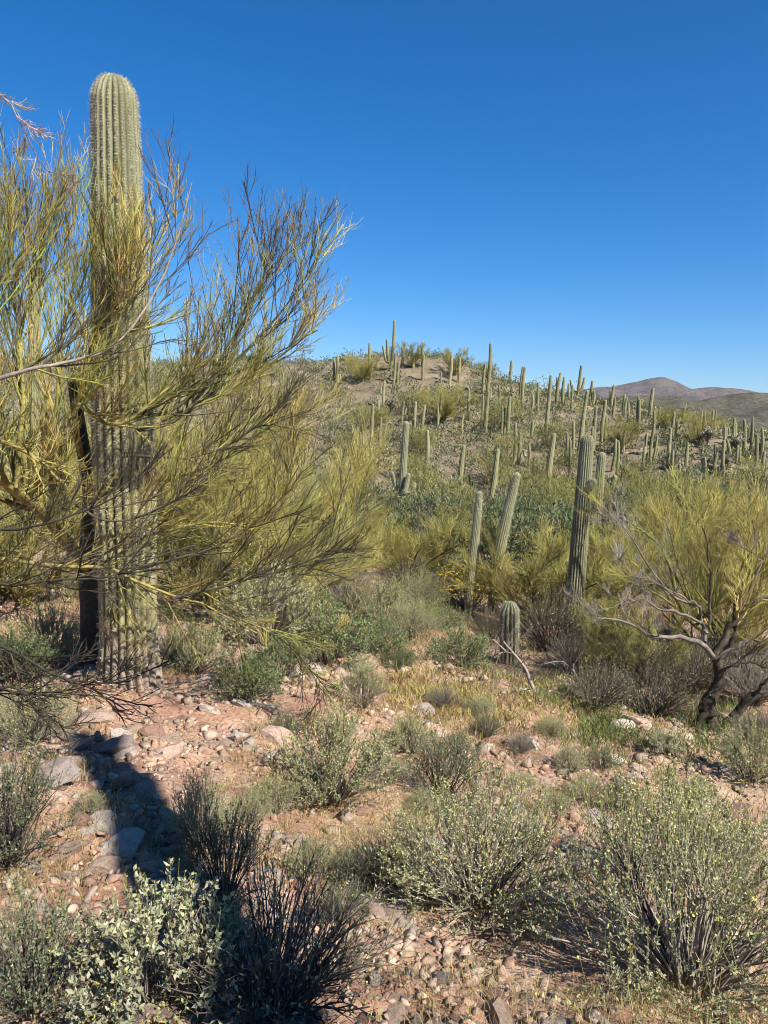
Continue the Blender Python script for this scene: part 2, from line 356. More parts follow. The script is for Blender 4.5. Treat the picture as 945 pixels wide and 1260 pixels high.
# ------------------------------------------------------------------ saguaros
GREEN = np.array([0.230, 0.235, 0.130])
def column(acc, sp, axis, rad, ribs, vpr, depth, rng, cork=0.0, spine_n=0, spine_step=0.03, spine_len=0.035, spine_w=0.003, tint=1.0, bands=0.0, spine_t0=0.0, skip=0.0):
    """one fluted stem: axis (n,3), rad (n,), closed dome on top"""
    n = len(axis); T = nrm(np.gradient(axis, axis=0)); A = nrm(np.cross(T, np.array([0.0, 1.0, 0.02]))); B = np.cross(T, A)
    m = ribs * vpr; th = np.arange(m) * 2 * math.pi / m + rng.random()
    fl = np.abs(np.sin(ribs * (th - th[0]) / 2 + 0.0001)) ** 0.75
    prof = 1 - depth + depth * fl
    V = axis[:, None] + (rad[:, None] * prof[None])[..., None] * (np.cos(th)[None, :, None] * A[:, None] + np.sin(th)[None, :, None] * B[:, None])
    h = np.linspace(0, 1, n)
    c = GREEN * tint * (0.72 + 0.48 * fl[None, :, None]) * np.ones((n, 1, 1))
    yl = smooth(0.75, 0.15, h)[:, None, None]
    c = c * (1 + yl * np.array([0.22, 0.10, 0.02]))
    if bands: c = c * (1 - bands * (0.5 + fbm(h * 16, h * 0 + 3.3, 2, int(rng.integers(99)))))[:, None, None]
    if cork:
        k = (smooth(cork * 1.5, cork * 0.55, h[:, None] + 0.05 * fbm(th[None] * 6 + 0 * h[:, None], h[:, None] * 40, 3, 4)))[..., None]
        c = c * (1 - k) + k * np.array([0.30, 0.235, 0.185]) * (0.65 + 0.7 * hsh(np.arange(m)[None] // 2 + 0 * np.arange(n)[:, None], np.arange(n)[:, None] // 2 + 0 * np.arange(m)[None], 5))[..., None]
    idx = np.arange(n * m).reshape(n, m); j = np.roll(np.arange(m), -1)
    q = np.stack([idx[:-1], idx[:-1][:, j], idx[1:][:, j], idx[1:]], -1).reshape(-1, 4)
    acc.add(V, quads=q, col=c.reshape(-1, 3))
    top = axis[-1] + T[-1] * rad[-1] * 0.3; tri = np.stack([np.arange(m), j, np.full(m, m)], -1)
    acc.add(np.vstack([V[-1], top[None]]), tris=tri, col=GREEN * tint)
    if spine_n and sp is not None:
        seg = np.concatenate([[0], np.cumsum(np.linalg.norm(np.diff(axis, axis=0), axis=1))]); tot = seg[-1]
        ks = int(tot / spine_step); crest = (np.arange(ribs) + 0.5) * vpr
        ca = th[0] + crest * 2 * math.pi / m
        s = (np.arange(ks)[:, None] + rng.uniform(-0.12, 0.12, (ks, ribs)) + 0.5 * (np.arange(ribs) % 2)[None]) * spine_step
        s = np.clip(s, 0, tot); ang = np.broadcast_to(ca, s.shape).ravel(); s = s.ravel()
        keep = (s > spine_t0 * tot) & (rng.random(len(s)) > skip * smooth(0.5, 0.2, s / tot)); s = s[keep]; ang = ang[keep]
        def lerp(Q): return np.stack([np.interp(s, seg, Q[:, i]) for i in range(3)], -1)
        ax = lerp(axis); a_ = nrm(lerp(A)); b_ = nrm(lerp(B)); t_ = nrm(lerp(T)); rr = np.interp(s, seg, rad)
        out = np.cos(ang)[:, None] * a_ + np.sin(ang)[:, None] * b_; tang = np.cross(t_, out)
        base = ax + out * rr[:, None] * 0.995
        k = spine_n; base = np.repeat(base, k, 0); out = np.repeat(out, k, 0); tang = np.repeat(tang, k, 0); t_ = np.repeat(t_, k, 0)
        near_tip = np.repeat(smooth(0.93, 1.0, s / tot), k)[:, None]
        M_ = len(base); d = nrm(out * rng.uniform(0.25, 1.0, (M_, 1)) + tang * rng.normal(size=(M_, 1)) * 1.1 + t_ * (rng.normal(size=(M_, 1)) * 0.35 - 0.12 + 0.9 * near_tip))
        w = nrm(np.cross(d, rng.normal(size=(M_, 3)))) * spine_w * 0.5
        ln = spine_len * rng.uniform(0.5, 1.15, (M_, 1))
        Vs = np.stack([base - w, base + w, base + d * ln], 1)
        cs = vary(rng, (0.62, 0.57, 0.47), M_, 0.2, 0.05)
        sp.add(Vs, tris=np.arange(M_ * 3).reshape(-1, 3), col=np.repeat(cs, 3, 0))
def dome(axis_pts, radii, n, dome_len=None):
    """smooth axis + radius arrays with a rounded tip"""
    ax = catmull(axis_pts, n); u = np.linspace(0, 1, len(radii)); rad = np.interp(np.linspace(0, 1, n), u, radii)
    seg = np.concatenate([[0], np.cumsum(np.linalg.norm(np.diff(ax, axis=0), axis=1))]); tot = seg[-1]
    dl = dome_len or radii[-1] * 1.25
    # resample so that the dome gets its own rings
    sd = np.concatenate([np.linspace(0, tot - dl, n), tot - dl + dl * np.sin(np.linspace(0.08, 1, 9) * math.pi / 2)])
    axn = np.stack([np.interp(sd, seg, ax[:, i]) for i in range(3)], -1); rn = np.interp(sd, seg, rad)
    t = np.clip((sd - (tot - dl)) / dl, 0, 1)
    return axn, rn * np.sqrt(np.clip(1 - 0.985 * t ** 2, 0.015, 1))
def saguaro(label, base, top, radii, ribs=20, vpr=6, rings=90, depth=0.16, arms=(), group=None, spines=6, step=0.03, slen=0.035, sw=0.003, cork=0.03, seed=0, tint=1.0, bands=0.12, bend=0.0, skip=0.0, holes=0):
    rng = np.random.default_rng(seed + 100)
    base = np.asarray(base, float); top = np.asarray(top, float); L = top - base
    root = thing('saguaro', label, 'cactus', base, group)
    p = [np.array([0, 0, -0.12]), L * 0.33 + np.array([bend, 0, 0]), L * 0.66 + np.array([bend * .8, 0, 0]), L]
    A = Acc(); S = Acc(); ax, rd = dome(p, radii, rings)
    rd = rd * (1 + 0.025 * fbm(np.linspace(0, 9, len(rd)), np.full(len(rd), seed * 1.7), 2, 3))
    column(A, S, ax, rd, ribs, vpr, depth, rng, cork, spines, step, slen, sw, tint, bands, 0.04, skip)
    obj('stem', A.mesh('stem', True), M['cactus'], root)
    if spines: obj('spines', S.mesh('spines'), M['spine'], root, kind='stuff')
    for k, (pts, r) in enumerate(arms):
        A = Acc(); S = Acc(); ax, rd = dome([np.asarray(q, float) - base for q in pts], r, max(14, rings // 3))
        column(A, S, ax, rd, max(8, ribs - 4), vpr, depth, rng, 0, spines, step, slen, sw, tint, bands)
        if spines:
            for v, t, c in zip(S.v, S.t, S.c): A.n = A.n
        ar = obj('arm', A.mesh('arm', True), M['cactus'], root)
        if spines: obj('arm_spines', S.mesh('arm_spines'), M['spine'], ar, kind='stuff')
    return root

# the tall one on the stony bank
b0 = hit(160, 835); d0 = b0[1]
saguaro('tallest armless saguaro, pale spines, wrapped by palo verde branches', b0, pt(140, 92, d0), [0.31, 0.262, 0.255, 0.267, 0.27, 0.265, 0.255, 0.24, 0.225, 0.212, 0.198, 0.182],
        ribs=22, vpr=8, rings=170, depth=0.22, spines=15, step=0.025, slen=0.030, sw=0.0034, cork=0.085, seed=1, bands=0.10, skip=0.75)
# its off-frame neighbour to the right of the camera: its shadow falls across the stony bank
tipg, midg = hit(105, 905), hit(232, 1130)
sv = np.array(SUNV) / SUNV.z
ntop, nmid = tipg + sv * 9.0, midg + sv * 5.5
nb = nmid + (nmid - ntop) / (ntop[2] - nmid[2]) * (nmid[2] - 0.0); nb = on_ground(nb[0], nb[1])
saguaro('leaning saguaro that throws the broad dark shadow over the stony bank', nb, ntop, [0.19, 0.205, 0.215, 0.205, 0.19, 0.165], ribs=18, vpr=4, rings=70, spines=3, step=0.05, seed=2)

# saguaros on the valley floor, each its own
def valley(label, tx, ty, bx_, by_, wpx, depth=None, rw=(0.9, 1.0, 1.0, 0.95, 0.85), arms=(), depth_rib=0.18, **kw):
    b = hit(bx_, by_) if depth is None else None
    if b is None:
        q = pt(bx_, by_, depth); b = on_ground(q[0], q[1])
    dd = b[1]; r = wpx * 0.5 * dd / F
    t = pt(tx, ty, dd)
    arm = [([pt(x, y, dd + z) for x, y, z in pts], [w * 0.5 * dd / F for w in ws]) for pts, ws in arms]
    return saguaro(label, b, t, [r * q for q in rw], arms=arm, depth=depth_rib, **kw)
valley('stout saguaro with banded ribs and one stubby swollen arm', 723, 534, 703, 792, 21.5, ribs=20, vpr=6, rings=90, spines=6, step=0.03, slen=0.025, sw=0.0035, seed=3, bands=0.34, depth=15.0, tint=0.92,
       rw=(1.05, 1.05, 0.98, 0.86, 0.74), arms=[([(714, 606, 0), (721, 603, -.1), (727, 598, -.15), (732, 589, -.15)], [6, 9, 11, 10.5])])
valley('leaning saguaro rising out of a palo verde, rounded pale tip', 637, 581, 604, 785, 13.5, ribs=16, vpr=5, rings=70, spines=4, step=0.04, sw=0.006, seed=4, depth=17.0, rw=(0.9, 1.05, 1.1, 0.9, 0.65), bend=-0.1)
valley('smooth pale saguaro leaning beside the yellow flowering bush', 590, 604, 578, 722, 10.5, ribs=16, vpr=5, rings=60, spines=4, step=0.045, sw=0.007, seed=5, depth=16.6, rw=(1.0, 1.15, 1.1, 0.95, 0.75))
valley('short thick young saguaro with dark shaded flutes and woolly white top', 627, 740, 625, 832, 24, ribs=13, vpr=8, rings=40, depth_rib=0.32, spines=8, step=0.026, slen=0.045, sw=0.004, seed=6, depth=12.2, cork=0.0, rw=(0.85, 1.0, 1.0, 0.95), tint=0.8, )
valley('dim saguaro stump half hidden behind the gnarled tree limbs', 799, 752, 789, 838, 26, ribs=14, vpr=6, rings=40, spines=5, step=0.04, sw=0.005, seed=7, depth=13.0, tint=0.75)  # shade of the tree in front is put into the skin as a darker tint
valley('saguaro with upraised side arms standing above the palo verde thicket', 500, 518, 491, 662, 8.6, ribs=14, vpr=4, rings=50, spines=3, step=0.07, slen=0.05, sw=0.012, seed=8, depth=36.0, rw=(1.05, 1.1, 1.1, 1.0, 0.85),
       arms=[([(493, 603, 0), (488, 601, .1), (485.5, 594, .1), (482, 580, 0)], [3.5, 5, 5.5, 4.5]), ([(493, 607, 0), (497, 607, -.3), (500, 598, -.3), (503, 582, -.3)], [3.5, 6, 6.5, 5]), ([(496, 606, .2), (504, 606, .3), (509, 600, .3), (511, 594, .3)], [3, 5, 6, 6])])
valley('rounded saguaro top poking up beside the banded stout saguaro', 741, 556, 733, 640, 12, ribs=14, vpr=4, rings=30, spines=4, step=0.05, sw=0.008, seed=9, depth=24.0)
valley('slim saguaro rising beyond the palo verde boughs, seen against sky', 42, 322, 44, 690, 15, ribs=14, vpr=4, rings=50, spines=3, step=0.06, sw=0.008, seed=10, depth=18.0)

def far_saguaro(tx, ty, bx_, by_, w, label, group, arms=(), tint=1.0, seed=0):
    b = hit(bx_, by_); dd = b[1]; t = pt(tx, ty, dd); r = w * 0.46 * dd / F
    rng = np.random.default_rng(seed); A = Acc()
    ax, rd = dome([np.array([0, 0, -.3]), (t - b) * 0.5 + rng.normal(size=3) * [.06, .06, 0], t - b], [r * 0.85, r, r * 1.05, r * 0.95, r * 0.72], 10)
    column(A, None, ax, rd, 11, 3, 0.30, rng, tint=tint, bands=0.3)
    if not arms: return obj('saguaro', A.mesh('saguaro', True), M['cactus'], None, label, 'cactus', group, loc=b)
    root = thing('saguaro', label, 'cactus', b, group); obj('stem', A.mesh('stem', True), M['cactus'], root)
    for pts, ws in arms:
        A = Acc(); ax, rd = dome([pt(x, y, dd) - b for x, y in pts], [q * .5 * dd / F for q in ws], 10)
        column(A, None, ax, rd, 10, 2, 0.22, rng, tint=tint); obj('arm', A.mesh('arm', True), M['cactus'], root)
    return root
SLOPE = ('slender armless saguaro rooted on the brushy slope of the far hill', 'armless saguaros on the far hillside')
CREST = ('armless saguaro on the rounded hilltop, reaching above the skyline', 'armless saguaros along the hilltop')
RIDGE = ('armless saguaro on the low ridge before the distant mountains', 'armless saguaros on the low ridge')
SHORT = ('short young saguaro low on the far hillside', 'short young saguaros on the hillside')
sag = [(CREST, 454.8,421.5,454,463,4.2),(CREST,415.5,436.6,415,470,4),(CREST,411,441,411,468,4),(CREST,495,425.6,494,452,4),(CREST,509,433,508.8,453,3.4),(CREST,520.6,421.5,520,451,4),
 (SLOPE,486.5,434,484,473,3.4),(SLOPE,511.5,494,507.6,543,5),(SLOPE,522.8,498.5,520,545,4.6),(SLOPE,459,497,457,568,5),(SLOPE,469,513,467.5,572,4.4),(SLOPE,433.6,523,432,556,4),(SLOPE,440,525,437,570,4),(SLOPE,446.6,534,444,567,4),
 (SLOPE,526,529,524.5,583,6),(SHORT,516.6,580,516,612,4.5),(SHORT,543,458,543,471,3),(CREST,556,435.6,552.7,472,4.6),(CREST,566,440.6,564.5,471,4),(CREST,596.7,447,594,485,4.2),(SLOPE,601,480,596.7,535.5,5.4),
 (CREST,629.7,443,627,472,4.2),(CREST,646,451,642.4,500,4.4),(SLOPE,662,470,660.7,507,4),(SLOPE,655,483,654,508,3.6),(CREST,678,461,671,535,5.4),(CREST,690,458,684,501,4.2),(CREST,685.6,463.5,684,495,3.8),(CREST,694.4,463.5,692.4,500,4.2),
 (SLOPE,621,501.6,618.7,533,4),(SLOPE,614,474.5,612.8,505,3.8),(SHORT,604,477,603.5,491,3.4),(SLOPE,577,478,575,517,4.2),(SHORT,655.5,517,653,540.5,4.4),(SLOPE,640.4,532,638,571,5),
 (SLOPE,682,533,673,610,8.5),(SLOPE,571,547,566,603,7.2),(SLOPE,612.8,552,600,635,7.5),(SLOPE,612,561,609.5,601,4.2),(SHORT,641.6,576,641,601,4),(SLOPE,658.5,560.6,657,593,4.4),(SHORT,597.5,638,596,668,6.5),
 (CREST,699.6,471.5,699,488,3.4),(CREST,729,468,725.5,499,4),(CREST,731,480,729,500,3.4),(SLOPE,723,480,711,562,5.4),(SLOPE,733.7,500,730,559,5.2),(SLOPE,745.5,492,739,550,5),(RIDGE,755.5,473,752,502,3.8),(RIDGE,757,489,753.7,516,4),(RIDGE,751,480,751,500,3.4),
 (RIDGE,769,485,767,511,4),(RIDGE,771.5,488,768.5,513,3.4),(RIDGE,787,491,785,531,4.2),(RIDGE,804,477,799.6,515,5),(SLOPE,758,540,752,580,5),(SLOPE,756.7,584,751.5,630,7.5),(SHORT,759,597,754,642,8),
 (RIDGE,830,507,827,540,4.2),(RIDGE,834,503.5,833,523,3.4),(RIDGE,842.6,501,841,522,3.6),(RIDGE,825.6,526,821,576,5),(RIDGE,878,505,874,540,4.2),(RIDGE,881,504,878.6,531,4),(RIDGE,863.7,505,863,522,3),(RIDGE,892,520,891,536,3),(RIDGE,896.4,525.5,896,541,3.2),
 (RIDGE,905.6,520,904,550,4.4),(RIDGE,915.7,516,914.5,558.5,4.8),(RIDGE,925.5,521,924,545,3.8),(RIDGE,938,526,937,545,3.8),(SHORT,910.3,551,910,570,4.2),(SHORT,935,582,934,606,5),(SHORT,910,589,910,604,5),(SHORT,841,577,839,606,6.5),(SHORT,837,571,835.5,602,5),
 (SHORT,866,563,865,580,4.6),(SHORT,845,555,844,572,3.6),(SHORT,800,575,798.5,592,4)]
def zone(px, py): return 'near the hill foot' if py > 560 else ('half way up the far hill' if py > 505 else 'high on the far hill just under its top')
for i, (lg, *a) in enumerate(sag):
    tall = a[3] - a[1]; wd = a[4]
    if lg is SLOPE: lg = (f"{'tall' if tall > 48 else 'mid-height'} {'stout' if wd > 5.2 else 'slim'} armless saguaro {zone(a[2], a[3])}",) * 2
    if lg is RIDGE: lg = (f"{'tall' if tall > 34 else ('mid-height' if tall > 24 else 'small')} {'stout' if wd > 4.1 else 'slim'} armless saguaro on the low ridge before the mountains",) * 2
    if lg is CREST: lg = (f"{'tall' if tall > 40 else ('mid-height' if tall > 31 else 'small')} {'stout' if wd > 4.1 else 'slim'} armless saguaro reaching above the hilltop skyline",) * 2
    far_saguaro(*a, *lg, seed=i, tint=1.0 + 0.3 * ((i * 37) % 10) / 10)
rngs = np.random.default_rng(606)
for i in range(52):
    bx2 = rngs.uniform(430, 942); lo2 = np.interp(bx2, [430, 560, 700, 940], [468, 465, 505, 548]); by2 = lo2 + (rngs.random() ** 1.2) * (600 - lo2)
    sc2 = np.interp(by2, [450, 600], [.75, 1.25]); hh2 = rngs.uniform(20, 46) * sc2; ln2 = rngs.normal() * .03 + .06
    zl = 'on the low ridge before the mountains' if bx2 > 745 else zone(bx2, by2); sz2 = 'tall' if hh2 > 40 * sc2 else ('mid-height' if hh2 > 28 * sc2 else 'young short')
    arms2 = []
    if i % 6 == 0:
        h0 = by2 - hh2 * .45; sd = rngs.choice([-1, 1]); arms2 = [([(bx2 + hh2 * .03, h0), (bx2 + sd * 3.2, h0 - 1), (bx2 + sd * 4, h0 - 4), (bx2 + sd * 4.5 + 1, h0 - hh2 * .3)], [2.2, 2.8, 2.8, 2.2])]
    lb2 = f"{sz2} slim saguaro with {'one raised arm' if arms2 else 'bare pale column'} {zl}"
    far_saguaro(bx2 + hh2 * ln2, by2 - hh2, bx2, by2, rngs.uniform(3.0, 4.2) * sc2, lb2, lb2, arms=arms2, seed=400 + i, tint=rngs.uniform(.95, 1.3))
far_saguaro(485.4, 393.5, 480, 456, 4.4, 'tallest hilltop saguaro, with upright arms clustered on one side', None, arms=[([(481, 448), (478.5, 447), (477.5, 440), (476, 417)], [3, 3.5, 3.6, 2.8]), ([(481, 446), (475.5, 445), (474, 440), (471, 425)], [3, 3.4, 3.4, 2.8])], seed=201)
far_saguaro(603.8, 422, 598.4, 488, 4.8, 'tall hilltop saguaro with a small hooked arm near its tip', None, arms=[([(601.5, 444), (603.5, 444), (605, 441), (606, 436)], [2.4, 2.6, 2.6, 2])], seed=202)
far_saguaro(627.7, 487, 624.7, 535, 5.2, 'hillside saguaro with one drooping little arm', None, arms=[([(626, 512), (629, 513), (631, 511), (632, 508)], [2.4, 3, 3, 2.6])], seed=203)
far_saguaro(715.5, 449, 709, 494, 4.4, 'wide-armed candelabra saguaro on the hill shoulder against the sky', None, arms=[([(710.5, 481), (706, 480), (703.5, 477), (702, 467)], [2.6, 3, 3, 2.4]), ([(710.5, 483), (714, 481), (717, 475), (719.5, 464)], [2.8, 3.4, 3.4, 2.6])], seed=204)
far_saguaro(805, 522, 799.4, 572, 4.4, 'many-stemmed saguaro with parallel upright arms on the valley side', None, arms=[([(800.5, 571), (803.6, 569), (806, 556), (809, 535.7)], [2.6, 3.4, 3.4, 2.8]), ([(800, 572), (805, 570), (807, 562), (810, 551)], [2.6, 3, 3, 2.6]), ([(799, 573), (793, 571), (794, 556), (796, 533)], [2.6, 3.2, 3.2, 2.8])], seed=205)
far_saguaro(578, 583, 578.6, 607, 4.4, 'dark dead saguaro stump on the lower hillside', None, tint=0.28, seed=206)

# ------------------------------------------------------------------ palo verde trees
PVG = np.array([0.345, 0.312, 0.095]); PVD = np.array([0.088, 0.074, 0.050]); PVY = np.array([0.33, 0.27, 0.085]); DEAD = np.array([0.34, 0.29, 0.25])
def palo_mesh(seed, h=3.4, spread=2.4, limbs=7, br=7, tw=11, fine=10, trunk=True, twig_col=PVG, leaf=0, fine_r=0.0035, lean=(0, 0)):
    rng = np.random.default_rng(seed); T = Acc(); L = Acc(); W = Acc()
    P = []; Rr = []
    for k in range(limbs):
        a = 2 * math.pi * (k + rng.uniform(-.3, .3)) / limbs; out = spread * rng.uniform(0.55, 1.0) * 0.62; z = h * rng.uniform(0.55, 0.85)
        p = np.array([[0, 0, -0.15], [0.06 * math.cos(a), 0.06 * math.sin(a), 0.25 * h * .5], [out * .35 * math.cos(a + .2), out * .35 * math.sin(a + .2), z * .45], [out * .7 * math.cos(a), out * .7 * math.sin(a), z * .75], [out * math.cos(a - .1), out * math.sin(a - .1), z]])
        p[1:] += rng.normal(size=(4, 3)) * 0.06 * h * .5
        p[2:, :2] += np.array(lean)
        P.append(catmull(p, 10)); Rr.append(np.linspace(0.075, 0.018, 10) * h / 3.4 * rng.uniform(.8, 1.1))
    P = np.array(P); Rr = np.array(Rr)
    cl = vary(rng, twig_col * 0.8, limbs, .15)
    tubes(T, P, Rr, 6, cl * .62)
    P1, R1, _ = grow(rng, P, Rr, br, (0.32 * h, 0.5 * h), (25, 70), 6, up=0.16, t0=0.14, wob=0.25, rk=0.6)
    tubes(L, P1, R1, 4, vary(rng, twig_col * 0.95, len(P1), .2))
    P2, R2, p2 = grow(rng, P1, R1, tw, (0.14 * h, 0.28 * h), (22, 55), 4, up=0.25, t0=0.12, wob=0.25, rk=0.55)
    c2 = vary(rng, twig_col, len(P2), .22); tubes(W, P2, np.maximum(R2, fine_r), 3, c2)
    P3, R3, p3 = grow(rng, P2, R2, fine, (0.06 * h, 0.15 * h), (15, 45), 3, up=0.22, t0=0.1, wob=0.2, rk=0.6, rtip=.15)
    tubes(W, P3, np.maximum(R3, fine_r) * np.array([1, .8, .3]), 3, c2[p3] * rng.uniform(.85, 1.25, (len(P3), 1)))
    if leaf:
        f = rng.choice(len(P3), leaf); leaves(W, rng, P3[f, 1] + rng.normal(size=(leaf, 3)) * .02, P3[f, 2] - P3[f, 0], rng.uniform(.02, .05, leaf), .014, vary(rng, twig_col * 1.35, leaf, .25))
    return T, L, W
def palo(label, base, meshes, group=None, rz=0, sc=1.0):
    root = thing('palo_verde_tree', label, 'tree', base, group, rz, sc)
    obj('trunk', meshes[0], M['bark'], root); obj('branches', meshes[1], M['bark'], root, kind='stuff'); obj('twigs', meshes[2], M['twig'], root, kind='stuff')
    return root
PV = []
for s, kw in ((11, dict(h=3.6, spread=3.2, tw=12, fine=15, leaf=9000, fine_r=.0042)), (12, dict(h=3.2, spread=3.6, limbs=8, tw=12, fine=13, leaf=9000, fine_r=.0042)), (13, dict(h=2.6, spread=3.0, limbs=6, fine=14, leaf=6000, fine_r=.0042, twig_col=PVG * .9))):
    t, l, w = palo_mesh(s, **kw); PV.append((t.mesh('trunk', True), l.mesh('branches', True), w.mesh('twigs')))
def palo_at(label, px, py, depth, v, rz, sc, group=None):
    q = pt(px, py, depth); return palo(label, on_ground(q[0], q[1]) - np.array([0, 0, .3]), PV[v], group, rz, sc)
palo_at('dense yellow-green palo verde just behind the tallest saguaro', 312, 765, 11.4, 0, 0.4, (.86, .86, .95))
palo_at('broad yellow-green palo verde below the many-armed valley saguaro', 495, 722, 19.0, 1, 1.3, (.8, .85, .58))
palo_at('palo verde spreading between the hill foot and the tallest saguaro', 350, 705, 16.0, 0, 2.6, (.8, .8, .52))
palo_at('palo verde whose crown rises behind the tallest saguaro trunk', 210, 740, 14.0, 1, 0.2, 1.0)
palo_at('palo verde tangled around the leaning saguaro', 660, 770, 16.2, 2, 3.3, (.92, .92, .8))
palo_at('palo verde thicket at the foot of the stout banded saguaro', 740, 780, 17.5, 1, 4.1, (.8, .8, .66))
palo_at('tall sunlit palo verde with yellowish crown behind the gnarled tree', 880, 790, 13.8, 0, 5.0, .92)
palo_at('palo verde at the valley edge beyond the dim saguaro stump', 790, 720, 20.0, 2, 1.9, (1.05, 1.05, .75))
palo_at('palo verde beyond the yellowish crown toward the low ridge', 935, 720, 20.0, 1, 0.9, .85)
palo_at('sparse palo verde growing behind the bank beyond the old palo verde', 20, 760, 11.0, 2, 2.2, 1.15)
palo_at('low palo verde on the shaded wash edge beside the fallen limb', 770, 870, 11.6, 2, 0.7, .55)

# the nurse palo verde whose boughs wrap the tallest saguaro: limbs laid out one by one
def wrap_tree():
    rng = np.random.default_rng(77); dn = d0
    rb = on_ground(*(pt(112, 815, dn + 0.45)[:2]))
    root = thing('palo_verde_tree', 'old palo verde whose bare boughs wrap the tallest saguaro', 'tree', rb)
    def wp(pts): return np.array([pt(x, y, dn + z) for x, y, z in pts]) - rb
    T = Acc(); tr = wp([(112, 825, .45), (112, 760, .45), (108, 690, .45), (112, 610, .4), (100, 540, .3), (90, 470, .2)])
    tubes(T, catmull(tr, 14)[None], np.linspace(.115, .05, 14)[None], 8, PVD * 0.9)  # trunk added here in dark brown, standing in for the saguaro's dark flank
    obj('trunk', T.mesh('trunk', True), M['bark'], root)
    # (points, r0, r1, colour, shoots, shoot length, up, number of fine twigs, shoot colour)
    limbs = [
     ([(108, 700, .4), (60, 640, .0), (20, 600, -.6), (-40, 545, -1.0), (-120, 500, -1.3)], .06, .02, PVY, 9, .9, .5, PVG),
     ([(-40, 545, -1.0), (0, 549, -1.1), (40, 567, -1.2), (66, 588, -1.25), (92, 622, -1.3)], .022, .008, PVY, 7, .5, .2, PVG),
     ([(-20, 690, -.9), (13, 691, -.9), (80, 698, -.9), (133, 702, -.85), (169, 718, -.8), (213, 735, -.75), (249, 746, -.7), (311, 782, -.6)], .022, .007, PVY, 13, .75, .25, PVD * 1.2),
     ([(100, 560, .3), (89, 500, -.4), (110, 508, -.6), (133, 518, -.7), (165, 505, -.75), (210, 470, -.7)], .03, .010, PVY, 9, .7, .35, PVG),
     ([(-60, 478, -1.4), (0, 467, -1.4), (44, 455, -1.35), (80, 449, -1.3), (133, 433, -1.2), (170, 395, -1.1), (205, 330, -1.0), (235, 225, -1.0)], .018, .004, DEAD, 8, .6, .3, PVD),
     ([(165, 505, -.7), (195, 510, -.6), (240, 480, -.5), (300, 430, -.35), (350, 372, -.25), (392, 315, -.2)], .020, .004, PVD * 1.2, 12, .75, .42, PVD * 1.3),
     ([(165, 530, -.6), (215, 515, -.5), (260, 470, -.4), (300, 400, -.3), (330, 330, -.25)], .018, .004, PVD * 1.3, 10, .7, .45, PVD * 1.4),
     ([(200, 520, -.5), (250, 500, -.4), (300, 480, -.3), (345, 440, -.2), (385, 410, -.2)], .016, .004, PVG * .8, 9, .6, .35, PVG),
     ([(150, 560, -.7), (200, 560, -.7), (250, 555, -.6), (300, 530, -.5), (340, 520, -.4)], .016, .004, PVD, 10, .55, .25, PVD),
     ([(150, 700, -.8), (215, 690, -.7), (280, 670, -.6), (340, 630, -.5), (365, 590, -.45)], .016, .004, PVD * 1.1, 11, .65, .3, PVD * 1.2),
     ([(213, 735, -.75), (270, 725, -.7), (330, 712, -.6), (385, 690, -.55), (415, 660, -.5)], .014, .003, PVD, 11, .55, .2, PVD),
     ([(249, 746, -.7), (300, 765, -.65), (345, 790, -.6), (380, 830, -.6), (392, 880, -.6)], .010, .002, PVD, 8, .4, -.15, PVD),
     ([(20, 600, -.6), (30, 480, -.6), (25, 420, -.5), (38, 350, -.5), (50, 310, -.5)], .024, .004, PVG * .9, 12, .8, .5, PVG),
     ([(60, 640, 0), (70, 520, -.2), (78, 430, -.2), (85, 370, -.2), (98, 300, -.3)], .024, .004, PVG, 13, .8, .5, PVG),
     ([(90, 470, .2), (120, 400, -.3), (150, 380, -.45), (170, 340, -.5)], .018, .003, PVG, 11, .7, .5, PVG * 1.1),
     ([(-40, 545, -1.0), (-30, 440, -.9), (-10, 370, -.9), (20, 320, -.9)], .020, .003, PVG * .8, 12, .8, .45, PVG * .9),
     ([(-120, 260, -.8), (-60, 100, -.8), (0, 117, -.8), (30, 160, -.75), (50, 200, -.7), (78, 232, -.6)], .008, .003, DEAD * .9, 3, .25, .1, DEAD),
     ([(-80, 640, -1.7), (0, 655, -1.9), (60, 648, -2.0), (110, 630, -2.0), (160, 600, -2.0)], .014, .003, PVD * .8, 9, .45, .2, PVD * .8),
     ([(-90, 700, -1.9), (0, 720, -2.1), (60, 715, -2.2), (130, 705, -2.2), (185, 680, -2.1)], .013, .003, PVD * .7, 9, .4, .15, PVD * .7),
     ([(-80, 770, -2.1), (0, 800, -2.3), (40, 830, -2.35), (90, 850, -2.4), (138, 872, -2.4)], .012, .003, PVD * .6, 7, .35, .12, PVD * .6),
     ([(-60, 860, -2.2), (0, 846, -2.4), (40, 850, -2.4), (110, 846, -2.4), (185, 828, -2.4)], .010, .002, PVD * .6, 6, .3, .1, PVD * .6),
     ([(0, 846, -2.4), (25, 852, -2.45), (45, 872, -2.5), (90, 893, -2.5)], .009, .003, PVD * .6, 4, .25, .0, PVD * .6),
     ([(133, 702, -.85), (130, 740, -.9), (125, 790, -.95)], .009, .005, PVY * .8, 2, .2, 0, PVD),
     ([(92, 622, -1.3), (140, 640, -1.2), (190, 620, -1.1), (240, 590, -1.0)], .012, .003, PVD, 9, .5, .25, PVD),
     ([(100, 560, .3), (150, 600, .5), (230, 590, .6), (300, 560, .6), (370, 520, .6)], .022, .004, PVG, 12, .8, .35, PVG),
     ([(108, 690, .45), (180, 660, .7), (260, 640, .8), (330, 650, .8), (400, 640, .8)], .022, .004, PVG, 11, .7, .3, PVG),
    ]
